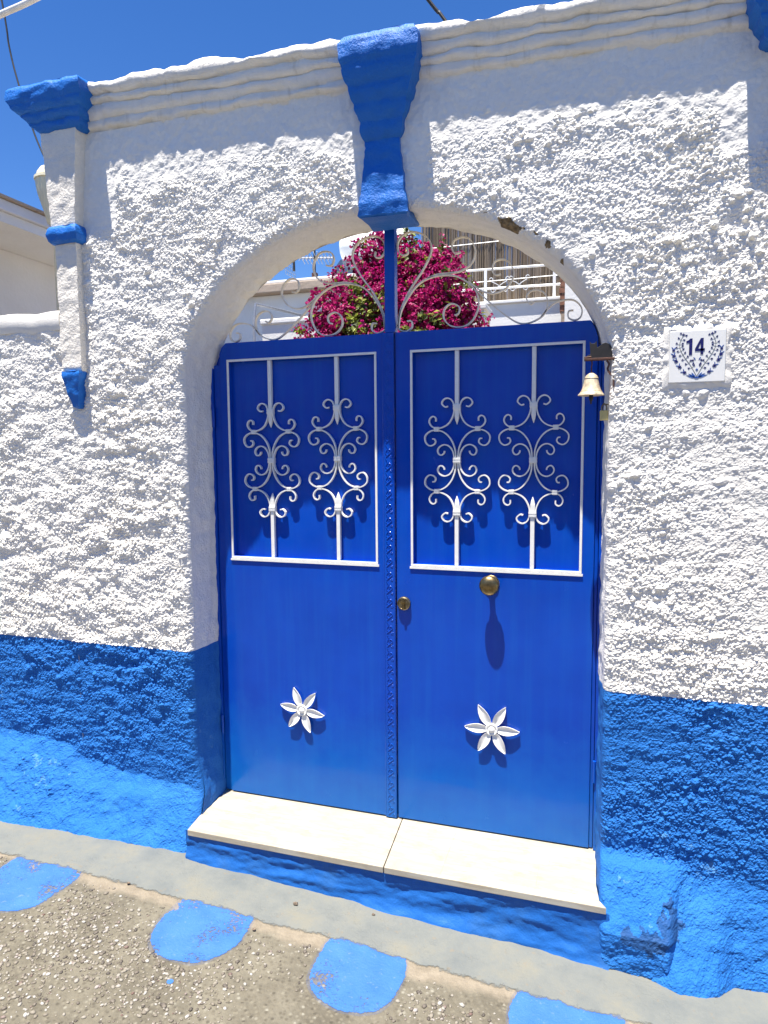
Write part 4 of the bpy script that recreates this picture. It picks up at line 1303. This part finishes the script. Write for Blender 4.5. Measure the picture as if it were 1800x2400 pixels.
# terrace on the right with reed screen and railing
tr = empty('terrace_house', (.8, 4.6, 0), 'white terrace wall under the reed screen on the right', 'house')
mb = MB(); mb.box(-1.15, 3.0, 4.6, 7.5, -.2, 2.92); mb.build('wall', M_house, tr)
mb = MB(); mb.box(-1.16, 3.02, 4.57, 7.52, 2.922, 2.955); mb.build('terrace_edge', M_house, tr, bevel=.008)
sc = empty('reed_screen', (-.2, 4.9, 2.96), 'tall dry reed screen behind the white terrace railing', 'screen')
mb = MB()
x = -1.16
while x < 1.6:
    w = random.uniform(.0045, .0085); y = 4.90+random.uniform(-.008, .008)
    z1 = 4.02+random.uniform(-.05, .03); lean = random.uniform(-.012, .012)
    mb.tube([(x, y, 2.965), (x+lean*.5, y+random.uniform(-.004, .004), 3.5), (x+lean, y, z1)], [w, w*.95, w*.8], 5)
    x += w*1.75
x = -1.155
while x < 1.6:
    w = random.uniform(.006, .009); y = 4.925+random.uniform(-.006, .006)
    mb.tube([(x, y, 2.965), (x, y, 3.98+random.uniform(-.05, .03))], w, 4)
    x += w*1.7
tag(mb.build('reeds', M_reed, sc, 60), kind='stuff')
for zz in (3.22, 3.62, 3.95):
    mb = MB(); mb.tube([(-1.16, 4.885, zz), (.2, 4.885, zz+.01), (1.6, 4.885, zz)], .004, 5); mb.build('tie_wire', M_grey_metal, sc)
for xx in (-1.12, .1, 1.5):
    mb = MB(); mb.tube([(xx, 4.93, 2.96), (xx, 4.93, 3.95)], .018, 8); mb.build('support_pole', M_grey_metal, sc, 50)
M_rail = simple('white_rail_paint', (.80, .80, .80), .4, var=.03)
rl = empty('terrace_railing', (-.2, 4.65, 2.956), 'white metal railing in front of the reed screen', 'railing')
for zz, xa in ((3.285, -.88), (3.092, -.88)):
    mb = MB(); mb.tube([(xa, 4.66, zz+.012), (.33, 4.66, zz-.005), (1.6, 4.66, zz-.01)], .012, 8); mb.build('rail', M_rail, rl, 50)
for xx in (-.86, -.43, .255, .94):
    mb = MB(); mb.box(xx-.014, xx+.014, 4.646, 4.674, 2.957, 3.278); mb.build('post', M_rail, rl)
for cx in (-.29, -.09):
    for s in (1, -1):
        me = ribbon_mesh('rail_scroll', [(cx+s*.10, 3.19), (cx+s*.085, 3.205), (cx+s*.065, 3.19), (cx+s*.075, 3.165), (cx+s*.03, 3.14), (cx-s*.02, 3.10), (cx-s*.06, 3.06), (cx-s*.085, 3.075), (cx-s*.075, 3.09)], .006, 4.655, 4.665); link('rail_scroll', me, M_rail, rl)
bp_ = empty('brick_pillar', (.42, 4.3, 0), 'old brick pillar end beside the reed screen', 'pillar')
z = 2.90; j = 0
mb = MB(); mb.box(.345, .52, 4.315, 4.50, -.2, 3.24); mb.build('mortar_core', M_coping, bp_)
mbk = MB(); mbk.box(-.095, .095, -.10, .10, -.024, .024); bme = mesh('brick', mbk.V, mbk.F); bme.materials.append(M_brick)
for i in range(9):
    link('brick', bme, None, bp_, (.425+random.uniform(-.012, .012), 4.405+random.uniform(-.006, .006), 2.78+i*.056))
rw = empty('right_court_wall', (1.0, 4.0, 0), 'white court wall seen through the arch beside the brick pillar', 'wall')
rw.name = 'court_wall'
mb = MB(); mb.box(.40, 3.0, 3.9, 4.2, -.2, 3.05); mb.build('wall', M_house, rw)

# house across the side lane on the far left, seen past the pilaster
nh = empty('neighbour_house', (-3.6, 2.5, 0), 'white house with a projecting flat eave behind the low left wall', 'house')
mb = MB(); mb.box(-8, -3.05, -.6, 2.2, -.2, 2.80); mb.build('wall', M_house, nh)
mb = MB(); mb.box(-8, -2.60, -.9, 2.4, 2.802, 2.86); mb.build('eave_soffit', M_house, nh)
mb = MB(); mb.box(-8, -2.575, -.92, 2.42, 2.862, 2.925); mb.build('fascia', M_eave, nh, bevel=.006)
mb = MB(); mb.box(-8, -2.55, -.94, 2.44, 2.927, 2.94); mb.build('roof_edge', M_coping, nh)

# ------------------------------------------------------------------ lantern and overhead lines
ln = empty('lantern', (-2.09, .6, 2.55), 'cream fluted lantern half hidden behind the left pilaster', 'lantern')
mb = MB(); mb.lathe([(.0005, .062), (.03, .060), (.058, .045), (.075, .02), (.080, .0)], (-2.09, .6, 2.93), 'Z', 32); mb.build('dome', M_cream, ln, 50)
mb = MB(); mb.lathe([(.080, -.001), (.090, -.005), (.091, -.018), (.083, -.022)], (-2.09, .6, 2.93), 'Z', 32); mb.build('rim', M_cream, ln, 50)
Vv = []; Ff = []; n = 64
for j, (rr, h) in enumerate([(.082, -.022), (.080, -.05), (.074, -.09), (.060, -.14), (.045, -.19), (.035, -.24), (.012, -.26), (.011, -1.2)]):
    for k_ in range(n):
        a = 2*math.pi*k_/n; q = rr*(1+.045*math.cos(16*a)*(j < 6)); Vv.append((-2.09+q*math.cos(a), .6+q*math.sin(a), 2.93+h))
for j in range(7):
    for k_ in range(n): Ff.append((j*n+k_, j*n+(k_+1) % n, (j+1)*n+(k_+1) % n, (j+1)*n+k_))
link('fluted_body', mesh('fluted_body', Vv, Ff, 60), M_cream, ln)
mb = MB(); mb.tube([(-2.09, .6, -.05), (-2.09, .6, 1.75)], .014, 12); mb.build('post', M_cream, ln, 50)

mb = MB(); mb.tube([tuple(q) for q in spline([(-2.60, .6, 5.2), (-2.37, .6, 3.90), (-2.334, .6, 3.642), (-2.285, .6, 3.444), (-2.194, .6, 3.169), (-2.11, .6, 2.99)], 6)], .0045, 6)
tag(mb.build('hanging_cable', M_cable, None, 60), 'thin black cable dropping from the sky to the lantern on the left', 'cable')
mb = MB(); mb.tube([tuple(q) for q in spline([(-.45, .5, 4.0), (.009, .5, 3.357), (.083, .5, 3.26), (.40, .5, 2.78)], 6)], .0075, 6)
tag(mb.build('overhead_cable', M_cable, None, 60), 'thick black cable slanting down behind the cornice beside the keystone', 'cable')
mb = MB()
mb.tube([tuple(q) for q in spline([(-2.6, 0, 3.20), (-1.90, 0, 3.325), (-1.775, 0, 3.353), (-1.56, 0, 3.385), (-1.0, 0, 3.50)], 6)], .013, 10)
tag(mb.build('overhead_line', simple('white_cable_sheath', (.72, .70, .66), .5), None, 60), 'thick pale cable crossing the top left corner of the sky', 'cable')

# ------------------------------------------------------------------ unseen house across the street, added for gate reflections and less skylight
oh = empty('opposite_house', (0, -6.6, -.2), 'unseen white house across the street added for reflections in the glossy gate and knob', 'house')
mb = MB(); mb.box(-9, 9, -10.5, -6.6, -.6, 3.1); mb.build('wall', M_house, oh)
mb = MB(); mb.box(-9.05, 9.05, -6.6, -6.57, -.6, .55); mb.build('blue_base', M_blue, oh)
mb = MB(); mb.box(-9.1, 9.1, -10.6, -6.48, 3.102, 3.22); mb.build('roof_edge', M_house, oh, bevel=.01)
for xx in (-5.0, -1.6, 3.2):
    mb = MB(); mb.box(xx-.45, xx+.45, -6.62, -6.56, .95, 2.15); sh_ = mb.build('shutter', M_door, oh, bevel=.004)
    mb = MB(); mb.box(xx-.55, xx+.55, -6.62, -6.53, .86, .945); mb.build('sill', M_marble, oh, bevel=.004)
mb = MB(); mb.box(.7, 1.65, -6.62, -6.56, -.2, 1.95); mb.build('door', M_door, oh, bevel=.004)
